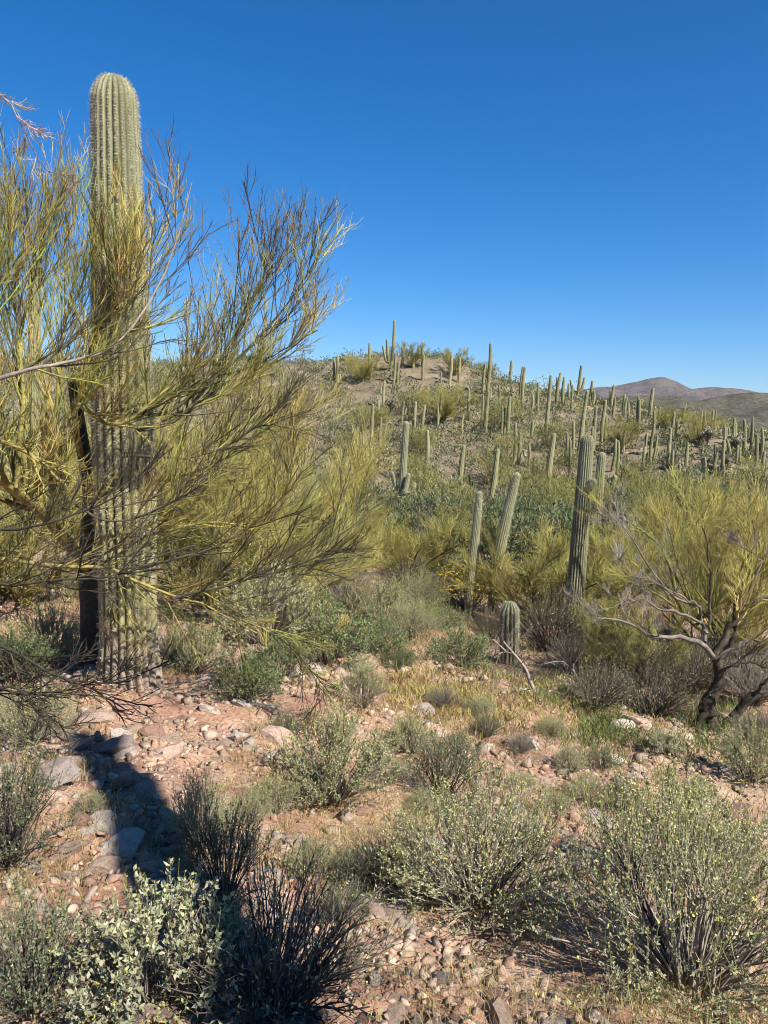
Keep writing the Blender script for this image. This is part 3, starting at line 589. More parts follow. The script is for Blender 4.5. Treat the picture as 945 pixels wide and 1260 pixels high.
    for li, (pts, r0, r1, col, ns, ln, up, tcol) in enumerate(limbs):
        t_0 = .32 if li in (8, 9, 23) else .15
        B = Acc(); P = catmull(wp(pts), 14)[None]; P = P + np.cumsum(rng.normal(size=P.shape) * .008, 1); Rr = np.linspace(r0, r1, 14)[None]
        tubes(B, P, Rr, 6, np.asarray(col))
        lo = obj('limb', B.mesh('limb', True), M['bark'], root)
        W = Acc()
        br_ = float(np.sum(tcol)); n1, n2, n3 = (int(ns * 1.8) + 4, 9, 6) if br_ > .4 else ((int(ns * 1.5) + 5, 8, 5) if br_ > .18 else (ns + 5, 6, 3))
        if br_ <= .4: ln *= 1.15
        P1, R1, _ = grow(rng, P, Rr, n1, (ln * .55, ln * 1.2), (18, 60), 6, up=up, t0=t_0, wob=.11, rk=.62)
        c1 = vary(rng, np.asarray(tcol), len(P1), .3, .08)
        if br_ > .18: c1 = np.where(rng.random((len(P1), 1)) < (.5 if br_ < .4 else .12), vary(rng, PVG * (.75 if br_ < .4 else .45), len(P1), .3, .08), c1)
        tubes(W, P1, np.maximum(R1, .0042), 4, c1)
        P2, R2, p2 = grow(rng, P1, R1, n2, (ln * .25, ln * .55), (22, 50), 4, up=up * .7, t0=.15, wob=.15, rk=.6)
        c2 = c1[p2] * rng.uniform(.8, 1.35, (len(P2), 1)); tubes(W, P2, np.maximum(R2, .0028), 3, c2)
        P3, R3, p3 = grow(rng, P2, R2, n3, (ln * .08, ln * .22), (18, 45), 3, up=up * .5, t0=.15, wob=.1, rk=.7, rtip=.2)
        tubes(W, P3, np.maximum(R3, .0019) * np.array([1, .8, .35]), 3, c2[p3] * rng.uniform(.85, 1.3, (len(P3), 1)))
        obj('twigs', W.mesh('twigs'), M['twig'], lo, kind='stuff')
wrap_tree()

# gnarled tree on the right with pale bare limbs
def gnarled():
    rng = np.random.default_rng(91); q = pt(872, 905, 9.6); rb = on_ground(q[0], q[1]); dn = rb[1]
    root = thing('palo_verde_tree', 'gnarled dark-trunked palo verde with pale bare twisting limbs', 'tree', rb)
    def wp(pts): return np.array([pt(x, y, dn + z) for x, y, z in pts]) - rb
    T = Acc(); tr = wp([(868, 915, 0), (874, 890, 0), (868, 872, 0), (884, 842, 0), (884, 822, 0), (880, 806, 0)]); tubes(T, catmull(tr, 16)[None], (np.array([.12, .105, .10, .08, .068, .064, .06])[np.linspace(0, 6, 16).astype(int)])[None], 9, PVD * .8)
    T2 = wp([(874, 905, .2), (900, 885, .1), (925, 858, 0), (960, 850, 0)]); tubes(T, catmull(T2, 10)[None], np.linspace(.075, .05, 10)[None], 7, PVD * .9)
    T3 = wp([(872, 905, 0), (858, 895, -.1), (866, 880, -.12), (880, 878, -.1)]); tubes(T, catmull(T3, 10)[None], np.linspace(.07, .045, 10)[None], 7, PVD * .7)
    obj('trunk', T.mesh('trunk', True), M['bark'], root)
    W_ = DEAD * .62; G_ = PVG * .75
    limbs = [
     ([(880, 812, 0), (868, 795, -.1), (845, 786, -.2), (820, 785, -.3), (800, 783, -.35), (778, 770, -.4), (757, 763, -.45), (738, 760, -.5), (725, 748, -.5)], .05, .006, W_, 5, .45, DEAD * .7),
     ([(870, 780, 0), (862, 765, .1), (845, 757, .1), (825, 752, .1), (805, 745, .1), (793, 738, .1), (770, 742, .1), (740, 750, 0)], .032, .005, W_, 5, .45, DEAD * .7),
     ([(868, 790, 0), (864, 765, .2), (858, 747, .2), (842, 741, .25), (815, 720, .3), (795, 693, .3), (780, 665, .3), (765, 645, .3), (756, 640, .3)], .03, .005, W_ * .9, 8, .6, DEAD * .6),
     ([(858, 745, .2), (840, 735, .2), (815, 722, .15), (795, 712, .1), (770, 706, .1), (755, 690, .1)], .016, .004, W_, 4, .35, DEAD * .8),
     ([(880, 806, 0), (890, 785, 0), (903, 765, 0), (918, 748, -.05), (935, 736, -.1), (960, 732, -.1)], .06, .028, PVD * 1.2, 5, .7, PVG),
     ([(884, 815, .1), (898, 795, .2), (905, 775, .2), (905, 750, .3), (912, 700, .3), (930, 670, .3), (925, 640, .3)], .048, .010, PVD * .9, 8, .8, PVG),
     ([(912, 750, -.1), (935, 700, -.1), (938, 690, 0), (925, 680, 0), (912, 670, 0), (908, 664, 0)], .016, .005, W_ * .9, 3, .3, DEAD * .7),
     ([(880, 810, -.1), (905, 795, -.2), (922, 788, -.2), (942, 788, -.25), (970, 775, -.3)], .03, .012, W_, 4, .5, PVG * .8),
     ([(884, 830, -.1), (900, 820, -.3), (925, 815, -.4), (950, 825, -.5)], .03, .012, PVD, 5, .4, PVD),
     ([(925, 858, 0), (945, 835, -.1), (965, 800, -.1)], .03, .015, PVD, 4, .5, PVG),
     ([(872, 770, .1), (874, 720, .3), (868, 660, .4), (862, 630, .4)], .025, .006, PVD, 9, .7, PVG),
     ([(895, 780, .2), (925, 700, .6), (940, 640, .7)], .025, .006, PVG * .6, 9, .8, PVG),
     ([(862, 765, .2), (835, 700, .6), (820, 640, .7)], .02, .005, PVG * .6, 9, .8, PVG),
    ]
    for pts, r0, r1, col, ns, ln, tcol in limbs:
        B = Acc(); P = catmull(wp(pts), 18)[None]; P = P + rng.normal(size=P.shape) * .012; P[0, 0] = wp(pts)[0]; Rr = np.linspace(r0 * .8, r1 * .8, 18)[None]
        cc = np.asarray(col)[None, None] * np.ones((1, 18, 1)); tubes(B, P, Rr, 7, cc)
        lo = obj('limb', B.mesh('limb', True), M['bark'], root); W = Acc()
        P1, R1, _ = grow(rng, P, Rr, ns + 2, (ln * .6, ln * 1.2), (25, 70), 6, up=.25, t0=.35, wob=.35, rk=.55)
        c1 = vary(rng, np.asarray(tcol), len(P1), .25, .06); tubes(W, P1, np.maximum(R1, .004), 4, c1)
        P2, R2, p2 = grow(rng, P1, R1, 8, (ln * .3, ln * .6), (22, 55), 4, up=.25, t0=.2, wob=.3, rk=.6)
        c2 = c1[p2] * rng.uniform(.8, 1.3, (len(P2), 1)); tubes(W, P2, np.maximum(R2, .0028), 3, c2)
        P3, R3, p3 = grow(rng, P2, R2, 7, (ln * .12, ln * .3), (18, 45), 3, up=.2, t0=.15, wob=.2, rk=.7, rtip=.2)
        tubes(W, P3, np.maximum(R3, .0024) * np.array([1, .8, .35]), 3, c2[p3] * rng.uniform(.85, 1.3, (len(P3), 1)))
        obj('twigs', W.mesh('twigs'), M['twig'], lo, kind='stuff')
gnarled()

# fallen dead limbs at the edge of the wash
def fallen(label, px, py, depth, runs, seed, col=DEAD):
    rng = np.random.default_rng(seed); q = pt(px, py, depth); rb = on_ground(q[0], q[1]); dn = rb[1]
    root = thing('fallen_branch', label, 'branch', rb); B = Acc(); W = Acc()
    for pts, r0, r1 in runs:
        P = catmull(np.array([pt(x, y, dn + z) for x, y, z in pts]) - rb, 14)[None]; P = P + rng.normal(size=P.shape) * .006; Rr = np.linspace(r0, r1, 14)[None]
        tubes(B, P, Rr, 6, col); P1, R1, _ = grow(rng, P, Rr, 6, (.1, .3), (30, 70), 4, up=.1, t0=.3, wob=.4, rk=.5); tubes(W, P1, R1, 3, col * .8)
        P2, R2, _ = grow(rng, P1, R1, 4, (.06, .14), (30, 60), 3, t0=.3, wob=.3, rk=.6); tubes(W, P2, R2, 3, col * .75)
    obj('limb', B.mesh('limb', True), M['bark'], root); obj('twigs', W.mesh('twigs'), M['twig'], root, kind='stuff')
fallen('bleached forked dead branch leaning up from the grassy wash edge', 660, 862, 9.0, [([(662, 866, 0), (655, 845, 0), (648, 825, 0), (634, 806, 0), (620, 790, 0)], .03, .012), ([(634, 806, 0), (622, 802, .1), (612, 806, .1), (600, 803, .1)], .014, .005), ([(622, 802, 0), (612, 792, 0), (606, 786, 0)], .012, .005), ([(662, 862, -.1), (645, 848, -.2), (628, 852, -.2)], .025, .008), ([(662, 862, 0), (680, 850, .2), (683, 865, .1)], .018, .006)], 5)
fallen('long pale dead limb lying under the gnarled tree', 720, 850, 9.6, [([(683, 843, 0), (700, 842, .05), (718, 850, .05), (740, 850, .1), (762, 855, .1), (785, 857, .1)], .018, .006), ([(718, 850, 0), (705, 825, .1), (690, 814, .1), (665, 818, .1)], .014, .005)], 6, DEAD * 1.1)

# ------------------------------------------------------------------ brittlebush and other shrubs
BG = np.array([0.40, 0.405, 0.225]); BYL = np.array([0.52, 0.48, 0.17])
def bush_meshes(seed, r=0.5, h=0.55, stems=90, tw=5, lv=20, ll=(.014, .030), lw=.0105, bud=480, leafcol=BG, budcol=BYL, stemcol=(0.23, 0.19, 0.16), lo=0.45, flowers=0, stalk=.10, sr=.0035):
    rng = np.random.default_rng(seed); S = Acc(); L = Acc()
    a = rng.random(stems) * 2 * math.pi; ph = np.sqrt(rng.random(stems)) * 1.35
    d = np.stack([np.sin(ph) * np.cos(a) * r, np.sin(ph) * np.sin(a) * r, np.cos(ph) * h + .10 * h], -1) * rng.uniform(.72, 1.06, (stems, 1))
    o = np.stack([np.cos(a), np.sin(a), 0 * a], -1) * (rng.random((stems, 1)) * .16 * r); o[:, 2] = -.04
    s = np.linspace(0, 1, 6)[None, :, None]
    P = o[:, None] + (d - o)[:, None] * s + np.array([0, 0, .22 * h]) * (s * (1 - s)) * 1.4 + np.cumsum(rng.normal(size=(stems, 6, 3)) * .014 * s, 1)
    Rr = np.linspace(sr * 1.5, sr * .6, 6)[None] * rng.uniform(.8, 1.4, (stems, 1))
    cs = vary(rng, stemcol, stems, .3, .06); tubes(S, P, Rr, 4, cs)
    P1, R1, p1 = grow(rng, P, Rr, tw, (.28 * r, .5 * r), (15, 50), 4, up=.3, t0=lo, wob=.18, rk=.7)
    tubes(S, P1, np.maximum(R1, .0012), 3, cs[p1] * np.array([1.0, 1.05, .85]))
    n = len(P1) * lv; pi = rng.integers(0, len(P1), n); u = rng.random(n) ** .7 * 2.95; i = u.astype(int); w = (u - i)[:, None]
    pos = P1[pi, i] * (1 - w) + P1[pi, np.minimum(i + 1, 3)] * w; T = nrm(P1[pi, 3] - P1[pi, 0])
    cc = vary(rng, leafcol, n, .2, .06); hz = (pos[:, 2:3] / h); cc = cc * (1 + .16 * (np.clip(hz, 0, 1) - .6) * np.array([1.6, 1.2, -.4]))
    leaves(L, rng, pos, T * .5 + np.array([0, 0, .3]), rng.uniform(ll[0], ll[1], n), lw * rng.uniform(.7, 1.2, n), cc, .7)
    if bud:
        bi = rng.integers(0, len(P1), bud); o2 = P1[bi, 3]; dd = nrm(nrm(o2) * .4 + np.array([0, 0, 1]) + rng.normal(size=(bud, 3)) * .2); ln = rng.uniform(.4, 1.2, (bud, 1)) * stalk
        Pb = o2[:, None] + dd[:, None] * (np.linspace(0, 1, 3)[None, :, None] * ln[:, None]); tubes(S, Pb, np.full((bud, 3), .0012), 3, vary(rng, (.22, .24, .09), bud))
        for _ in range(3): leaves(L, rng, Pb[:, 2] - dd * .006, dd, .012, .008, vary(rng, budcol, bud, .2), .9)
    if flowers:
        fi = rng.integers(0, len(P1), flowers); o2 = P1[fi, 3] + rng.normal(size=(flowers, 3)) * .03 + np.array([0, 0, .05])
        for _ in range(4): leaves(L, rng, o2, np.tile([0, 0, .4], (flowers, 1)), .03, .022, vary(rng, (.62, .42, .02), flowers, .12), 1.2)
    return S.mesh('stems', True), L.mesh('leaves')
KINDS = {
 'brittle': [bush_meshes(21), bush_meshes(22, r=.55, h=.52, stems=120, tw=6, lv=26, bud=620, ll=(.009, .018), lw=.0066, lo=.55, stemcol=(.30, .255, .225)), bush_meshes(23, r=.45, h=.6, stems=90, lv=24, bud=300, ll=(.011, .023), lw=.0085)],
 'pale': [bush_meshes(31, r=.4, h=.42, stems=60, lv=15, ll=(.022, .042), lw=.016, leafcol=BG * np.array([1.15, 1.12, 1.3]), bud=90, budcol=(.45, .40, .06), sr=.003)],
 'twiggy': [bush_meshes(41, r=.55, h=.5, stems=110, tw=5, lv=2, ll=(.015, .03), lw=.010, leafcol=BG * .8, bud=0, stemcol=(.13, .105, .09), lo=.25)],
 'dark': [bush_meshes(51, r=.5, h=.6, stems=90, tw=5, lv=11, leafcol=(.17, .20, .11), bud=60, stemcol=(.14, .115, .10), ll=(.014, .03), lw=.010)],
 'green': [bush_meshes(61, r=.55, h=.5, stems=80, tw=5, lv=14, leafcol=(.18, .225, .095), bud=150, ll=(.022, .042), lw=.015)],
 'gray': [bush_meshes(71, r=.5, h=.45, stems=120, tw=6, lv=2, leafcol=(.26, .24, .2), bud=0, stemcol=(.27, .235, .21), lo=.2, ll=(.012, .025), lw=.009)],
 'yellow': [bush_meshes(81, r=.5, h=.5, stems=70, lv=6, bud=0, flowers=420)],
}
def bush(name, cat, label, px, py, kind, size, var=0, rz=0.0, group=None, squash=1.0):
    b = hit(px, py); ms = KINDS[kind][var % len(KINDS[kind])]
    root = thing(name, label, cat, b, group, rz, (size, size, size * squash))
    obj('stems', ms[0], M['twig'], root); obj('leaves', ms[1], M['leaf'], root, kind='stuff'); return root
BB = 'brittlebush'
for a in [
 (BB, 'bush', 'rounded grey-green brittlebush below the stony bank of the tallest saguaro', 412, 985, 'brittle', 0.98, 0, .3),
 (BB, 'bush', 'brittlebush with bare twiggy skirt and a round white stone at its foot', 590, 1115, 'brittle', 0.92, 1, 1.0, None, .92),
 (BB, 'bush', 'darker brittlebush crowded behind the one with the white stone', 545, 985, 'dark', 0.80, 0, 2.0),
 (BB, 'bush', 'largest budding brittlebush with long bare grey lower stems', 850, 1215, 'brittle', 1.05, 1, 4.0, None, 1.05),
 (BB, 'bush', 'budding brittlebush touching the largest one on its uphill side', 830, 1080, 'brittle', 0.95, 2, 2.5),
 (BB, 'bush', 'small dark brittlebush alone on bare reddish slope downhill of the gnarled tree', 765, 1000, 'dark', 0.46, 0, .5),
 (BB, 'bush', 'silvery broad-leaved brittlebush with yellow buds at the shadow edge', 195, 1225, 'pale', 0.72, 0, .2),
 ('twiggy_shrub', 'shrub', 'dark twiggy nearly leafless shrub standing in the broad shadow', 335, 1235, 'twiggy', 0.80, 0, .9),
 (BB, 'bush', 'narrow upright brittlebush along the edge of the broad shadow', 248, 1040, 'brittle', 0.42, 2, 1.4, None, 1.3),
 (BB, 'bush', 'dark leggy brittlebush on the sunny rim of the broad shadow', 275, 1110, 'dark', 0.46, 0, 2.4, None, 1.3),
 (BB, 'bush', 'grey-green brittlebush on the bank beside the shadow tip', 40, 912, 'brittle', 0.62, 1, .7),
 (BB, 'bush', 'dark-stemmed brittlebush across the broad shadow from the leggy one', 8, 1060, 'dark', 0.62, 0, 3.0, None, 1.2),
 (BB, 'bush', 'shaded dark brittlebush low beside the silvery one', 40, 1245, 'dark', 0.50, 0, 5.0),
 (BB, 'bush', 'leafy green brittlebush at the lip of the stony bank', 300, 862, 'green', 0.75, 0, 1.0),
 (BB, 'bush', 'grey brittlebush tucked against the tallest saguaro trunk', 240, 828, 'brittle', 0.80, 0, 5.0),
 (BB, 'bush', 'brittlebush under the hanging palo verde twigs', 345, 838, 'green', 0.80, 0, 3.0),
 (BB, 'bush', 'grey-leaved brittlebush above the rounded one on the slope', 445, 868, 'brittle', 0.62, 2, 3.6),
 ('twiggy_shrub', 'shrub', 'pale dry shrub skeleton on the slope above the fallen branch', 640, 925, 'gray', 0.40, 0, 1.2),
 ('twiggy_shrub', 'shrub', 'brown dry shrub beside the skirted brittlebush', 478, 1085, 'twiggy', 0.42, 0, 2.2),
 (BB, 'bush', 'low leafy green bush before the short young saguaro', 565, 822, 'green', 1.0, 0, 2.0),
 (BB, 'bush', 'white-leaved little brittlebush at the edge of the shady wash', 815, 925, 'pale', 0.50, 0, 1.5),
 (BB, 'bush', 'grey brittlebush on the wash bank just downhill of the gnarled trunk', 925, 960, 'brittle', 0.85, 0, 4.4),
 ('twiggy_shrub', 'shrub', 'grey twiggy shrub leaning over the wash beside the gnarled trunk', 935, 915, 'gray', 0.9, 0, 3.1),
 ('twiggy_shrub', 'shrub', 'dark dense shrub in the shade under the long pale limb', 800, 882, 'twiggy', 1.25, 0, .4, None, 1.2),
 ('twiggy_shrub', 'shrub', 'dark brown shrub behind the short young saguaro', 675, 800, 'twiggy', 1.4, 0, 1.4, None, 1.5),
 ('twiggy_shrub', 'shrub', 'grey-brown shrub between the fallen limb and the wash', 735, 868, 'twiggy', 1.0, 0, 2.4),
 ('twiggy_shrub', 'shrub', 'dusky shrub at the base of the leaning saguaro', 600, 790, 'twiggy', .9, 0, 3.4, None, 1.4),
 (BB, 'bush', 'grey-green bush at the head of the faint dirt path', 515, 750, 'brittle', 1.25, 1, 1.1),
 (BB, 'bush', 'round grey bush next to the yellow flowering one', 545, 742, 'gray', 1.4, 0, .6),
 (BB, 'bush', 'bright yellow flowering bush at the foot of the smooth leaning saguaro', 574, 752, 'yellow', 1.7, 0, .3),
 (BB, 'bush', 'green bush along the faint path below the palo verde', 470, 800, 'green', .85, 0, 4.0),
 (BB, 'bush', 'whitish brittlebush beside the faint dirt path', 440, 832, 'pale', .62, 0, 2.9),
 (BB, 'bush', 'brittlebush with a few yellow heads under the palo verde edge', 420, 800, 'yellow', .7, 0, 2.0),
 ('twiggy_shrub', 'shrub', 'pale grey dead shrub below the broad palo verde', 428, 745, 'gray', 1.5, 0, 1.0),
 ('twiggy_shrub', 'shrub', 'dark shrub below the broad palo verde beside the round grey bush', 500, 728, 'twiggy', 1.6, 0, 2.0),
 (BB, 'bush', 'broad green bush under the palo verde behind the bank lip', 400, 812, 'green', 1.25, 0, 5.1, None, 1.3),
 (BB, 'bush', 'grey-green bush at the foot of the palo verde behind the bank', 330, 792, 'brittle', 1.5, 0, 1.9, None, 1.2),
 ('twiggy_shrub', 'shrub', 'grey tangled shrub under the low side limb of the gnarled tree', 925, 862, 'gray', 1.3, 0, 3.9, None, 1.2),
 ('twiggy_shrub', 'shrub', 'dark thicket shrub beyond the gnarled trunk', 905, 835, 'twiggy', 1.5, 0, 2.9, None, 1.2),
 ('twiggy_shrub', 'shrub', 'dark shrub between the dim saguaro stump and the gnarled trunk', 845, 850, 'twiggy', 1.4, 0, 5.9, None, 1.2),
 ('twiggy_shrub', 'shrub', 'brown shrub before the dim saguaro stump', 778, 842, 'twiggy', 1.3, 0, 4.9, None, 1.1),
 ('twiggy_shrub', 'shrub', 'grey shrub between the short young saguaro and the fallen limb', 705, 828, 'gray', 1.1, 0, 1.1, None, 1.2),
 (BB, 'bush', 'leafy green bush crowding the foot of the stout banded saguaro', 735, 800, 'green', 1.4, 0, .2, None, 1.1),
 (BB, 'bush', 'pale green bush on the near side of the faint path', 470, 770, 'brittle', 1.3, 0, 5.5),
 (BB, 'bush', 'grey-green mound where the faint path meets the wash', 505, 782, 'brittle', .95, 1, 2.5),
 (BB, 'bush', 'green mound across the faint path from the flowering bush', 540, 775, 'green', 1.0, 0, 4.6),
 (BB, 'bush', 'small green mound below the path fork', 490, 822, 'green', .55, 0, 1.6),
 (BB, 'bush', 'grey little bush on the yellow grass band', 545, 868, 'gray', .45, 0, 3.3),
 (BB, 'bush', 'low brittlebush on the open slope above the darker crowded one', 505, 925, 'brittle', .5, 0, 4.1),
 (BB, 'bush', 'small brittlebush on the slope beside the pale stone block', 700, 950, 'brittle', .42, 2, .4),
 (BB, 'bush', 'little grey-green bush beside the tan squarish stone', 335, 1000, 'brittle', .38, 0, 2.7),
 (BB, 'bush', 'green brittlebush behind the old palo verde trunk', 60, 815, 'brittle', .85, 0, 2.2),
 (BB, 'bush', 'brittlebush in the speckled shade behind the palo verde trunk', 15, 835, 'green', .75, 0, .8),
]: bush(*a)
for i, (x, y, z) in enumerate([(600, 905, .42), (720, 985, .4), (680, 1000, .34), (560, 925, .36), (640, 975, .3), (385, 1075, .3), (440, 1090, .34), (300, 1010, .3), (480, 960, .34), (740, 945, .36), (590, 880, .4), (860, 985, .42), (420, 1130, .26), (520, 1000, .3), (110, 1000, .2), (350, 905, .34), (680, 905, .36), (900, 1050, .4)]):
    bush(BB, 'bush', 'small grey-green brittlebush scattered on the stony slope', x, y, 'brittle' if i % 3 else 'dark', z, i, i * 1.1, 'small brittlebushes on the slope', .8)

# ------------------------------------------------------------------ cholla on the hillside
def cholla_mesh(seed):
    rng = np.random.default_rng(seed); A = Acc(); P = np.array([catmull([[0, 0, -.1], [.03, 0, .4], [0, .03, .8]], 6)]); Rr = np.full((1, 6), .05); tubes(A, P, Rr, 6, (.10, .08, .06))
    P1, R1, _ = grow(rng, P, Rr, 9, (.35, .6), (40, 90), 5, up=.25, t0=.4, wob=.2, rk=1.0, rtip=.8); tubes(A, P1, R1 * 1.1, 6, vary(rng, (.24, .23, .15), len(P1)))
    P2, R2, _ = grow(rng, P1, R1, 4, (.12, .25), (30, 80), 4, up=.2, t0=.5, wob=.1, rk=1.0, rtip=.8); tubes(A, P2, R2 * 1.05, 5, vary(rng, (.30, .285, .20), len(P2)))
    n = 2500; i = rng.integers(0, len(P2), n); o = P2[i, rng.integers(0, 4, n)]; d = nrm(rng.normal(size=(n, 3)))
    leaves(A, rng, o + d * .04, d, .05, .008, vary(rng, (.40, .37, .27), n), .1); return A.mesh('cholla', False)
CH = [cholla_mesh(1), cholla_mesh(2)]
for i, (x, y, s) in enumerate([(527, 497, 1.5), (655, 632, 1.6), (610, 635, 1.5), (560, 607, 1.3), (800, 560, 1.4), (905, 560, 1.5), (870, 552, 1.5), (935, 560, 1.4), (925, 605, 1.4), (650, 620, 1.2), (775, 600, 1.4), (765, 590, 1.2), (850, 606, 1.4), (700, 575, 1.2), (480, 510, 1.3), (405, 555, 1.4), (470, 520, 1.1), (890, 580, 1.3)]):
    obj('cholla_cactus', CH[i % 2], M['leaf'], None, 'pale spiny branching cholla cactus among the hillside shrubs', 'cactus', 'chollas on the hillside', loc=hit(x, y), rz=i * 1.3, sc=s)

# ------------------------------------------------------------------ hillside shrubs
def far_shrub(seed, n, r, h, col, twig, lw=.10, ll=.16):
    rng = np.random.default_rng(seed); A = Acc()
    st = 14; a = rng.random(st) * 6.28; P = np.stack([np.zeros((st, 3)), np.stack([np.cos(a) * r * .5, np.sin(a) * r * .5, h * rng.uniform(.5, .9, st)], -1)], 1); P = np.concatenate([P[:, :1], P.mean(1, keepdims=True) + rng.normal(size=(st, 1, 3)) * .05, P[:, 1:]], 1)
    tubes(A, P, np.full((st, 3), .018), 3, twig)
    cl = 14; ca = rng.random(cl) * 6.28; cp = np.stack([np.cos(ca) * r * .6 * np.sqrt(rng.random(cl)), np.sin(ca) * r * .6 * np.sqrt(rng.random(cl)), h * rng.uniform(.25, .8, cl)], -1)
    i = rng.integers(0, cl, n); d = nrm(rng.normal(size=(n, 3))); pos = cp[i] + d * np.array([r * .42, r * .42, h * .3]) * rng.random((n, 1)) ** .4; pos[:, 2] = np.abs(pos[:, 2])
    up = nrm(d + np.array([0, 0, .8])); leaves(A, rng, pos, up, rng.uniform(.5, 1.2, n) * ll, rng.uniform(.5, 1.1, n) * lw, vary(rng, col, n, .3, .08), .5)
    return A.mesh('shrub')
FS = [far_shrub(1, 700, .7, .8, (.22, .225, .125), (.15, .12, .10), .05, .10), far_shrub(2, 900, 1.0, 1.5, (.16, .18, .08), (.12, .10, .08), .05, .16), far_shrub(3, 600, .6, .5, (.28, .275, .18), (.2, .17, .15), .05, .09),
      far_shrub(4, 700, .9, 1.2, (.165, .148, .105), (.14, .12, .09), .03, .2), far_shrub(5, 700, .6, .6, (.30, .28, .07), (.2, .17, .1), .05, .09), far_shrub(6, 1400, 1.6, 2.2, (.27, .26, .085), (.16, .14, .06), .035, .28)]
FL = [(q,) for q in ('low grey-green bursage mound', 'upright dark olive creosote shrub', 'pale grey rounded shrub', 'bare brownish twiggy shrub', 'yellow-blooming low shrub', 'feathery yellow-green palo verde shrub')]
def hill_shrubs():
    rng = np.random.default_rng(5); n = 15500
    X = rng.uniform(-42, 50, n); Y = rng.uniform(19, 95, n); Z = H(X, Y); P = np.stack([X, Y, Z], -1)
    px, py = project(P); ok = (px > -60) & (px < 1005) & (py > 380) & (py < 735)
    clear = vnoise(X / 5, Y / 5, 77) + .5 * vnoise(X / 1.9, Y / 1.9, 78)
    ok &= clear > -.30
    P = P[ok]; px = px[ok]; py = py[ok]; X = P[:, 0]; Y = P[:, 1]
    kind = rng.choice(6, len(P), p=[.44, .15, .20, .10, .05, .06]); sz = rng.uniform(.55, 1.25, len(P)) * np.where(Y > 38, .85, 1.0) * np.where((px > 735) & (py < 595), .68, 1.0)
    kind = np.where((kind == 5) & (Y < 30), 1, kind)
    vis = (px > 0) & (px < 945) & (py > 425) & ~((px < 400) & (py < 700))
    ang = np.array([.8, 1.5, .5, 1.2, .6, 2.2])[kind] * sz / Y * vis
    order = np.argsort(-ang)[:280]; chosen = np.zeros(len(P), bool); chosen[order] = True
    for i in order:
        k = kind[i]; zn = 'on the low ridge before the mountains' if px[i] > 745 and py[i] < 590 else ('near the hill foot' if py[i] > 560 else ('half way up the far hill' if py[i] > 500 else 'near the top of the far hill'))
        if py[i] > 620: zn = 'on the valley floor before the hill'
        bg_ = 'large' if sz[i] > 1.05 else ('medium' if sz[i] > .8 else 'small'); lb = f'{bg_} {FL[k][0]} {zn}'
        obj('hillside_shrub', FS[k], M['leaf'], None, lb, 'shrub', lb, loc=P[i], rz=rng.random() * 6.28, sc=(sz[i], sz[i], sz[i] * rng.uniform(.8, 1.2)))
    rest = np.where(~chosen)[0]; A = Acc()
    for k in range(6):
        r = rest[kind[rest] == k]
        if len(r) == 0: continue
        m = 20 if k not in (1, 5) else 34; T = len(r) * m; pi = np.repeat(r, m); s = sz[pi][:, None]
        hh = np.array([.6, 1.2, .4, 1.0, .5, 1.9])[k]; rr = np.array([.6, .8, .5, .75, .5, 1.3])[k]
        d = nrm(rng.normal(size=(T, 3))); d[:, 2] = np.abs(d[:, 2]); pos = P[pi] + d * np.array([rr, rr, hh]) * s * rng.random((T, 1)) ** .35
        base = [(.22, .225, .125), (.16, .18, .08), (.28, .275, .18), (.165, .148, .105), (.30, .28, .07), (.27, .26, .085)][k]
        tone = 1 + .2 * rng.normal(size=len(P))[pi][:, None]
        leaves(A, rng, pos, nrm(d + [0, 0, .8]), rng.uniform(.13, .30, T) * (1.25 if k in (1, 3, 5) else 1), .085, vary(rng, base, T, .28, .07) * np.clip(tone, .5, 1.6), .6)
    obj('hillside_scrub', A.mesh('hillside_scrub'), M['leaf'], None, 'mass of small desert scrub covering the far hillside', 'scrub', kind='stuff')
hill_shrubs()
for i, (x, y, v, s, l) in enumerate([(545, 520, 1, .9, 'big olive palo verde on the hillside below the hilltop'), (560, 462, 2, .95, 'dark round palo verde on the hilltop behind two saguaros'), (508, 452, 2, .9, 'palo verde on the hilltop beside the tallest hilltop saguaro'), (462, 528, 0, .5, 'palo verde half way up the hill beside slim saguaros'),
   (445, 470, 1, .8, 'spreading palo verde just under the hilltop beside a lone saguaro'), (600, 462, 2, .6, 'small palo verde on the hilltop by the hooked-arm saguaro'), (860, 546, 0, .62, 'dark green tree on the low ridge facing the mountains'), (820, 528, 2, .62, 'olive tree on the low ridge beside a tall saguaro'), (765, 556, 0, .62, 'grey-green tree behind the stout banded saguaro'), (690, 640, 1, .7, 'palo verde at the hill foot beside a stout hillside saguaro'), (800, 640, 2, .9, 'palo verde at the hill foot below the many-stemmed saguaro')]):
    palo(l, hit(x, y), PV[v], None, i * 1.7, s)

# ------------------------------------------------------------------ stones
def rock_mesh(seed, flat=0.65, sub=3):
    import bmesh
    rng = np.random.default_rng(seed); bm = bmesh.new(); bmesh.ops.create_icosphere(bm, subdivisions=sub, radius=1.0)
    v = np.array([q.co[:] for q in bm.verts]); pl = nrm(rng.normal(size=(11, 3))); dd = rng.uniform(.34, .72, 11)
    for n_, d_ in zip(pl, dd):
        k = v @ n_; v = v - np.where(k > d_, k - d_, 0)[:, None] * n_
    v = v * np.array([1, rng.uniform(.6, .95), flat]) * (1 + .16 * fbm(v[:, 0] * 2.2 + seed, v[:, 1] * 2.2 + v[:, 2] * 1.7, 3, seed)[:, None])
    for q, co in zip(bm.verts, v): q.co = co
    me = bpy.data.meshes.new('rock'); bm.to_mesh(me); bm.free()
    a = me.color_attributes.new('Col', 'FLOAT_COLOR', 'POINT'); a.data.foreach_set('color', np.ones(len(v) * 4, np.float32)); return me
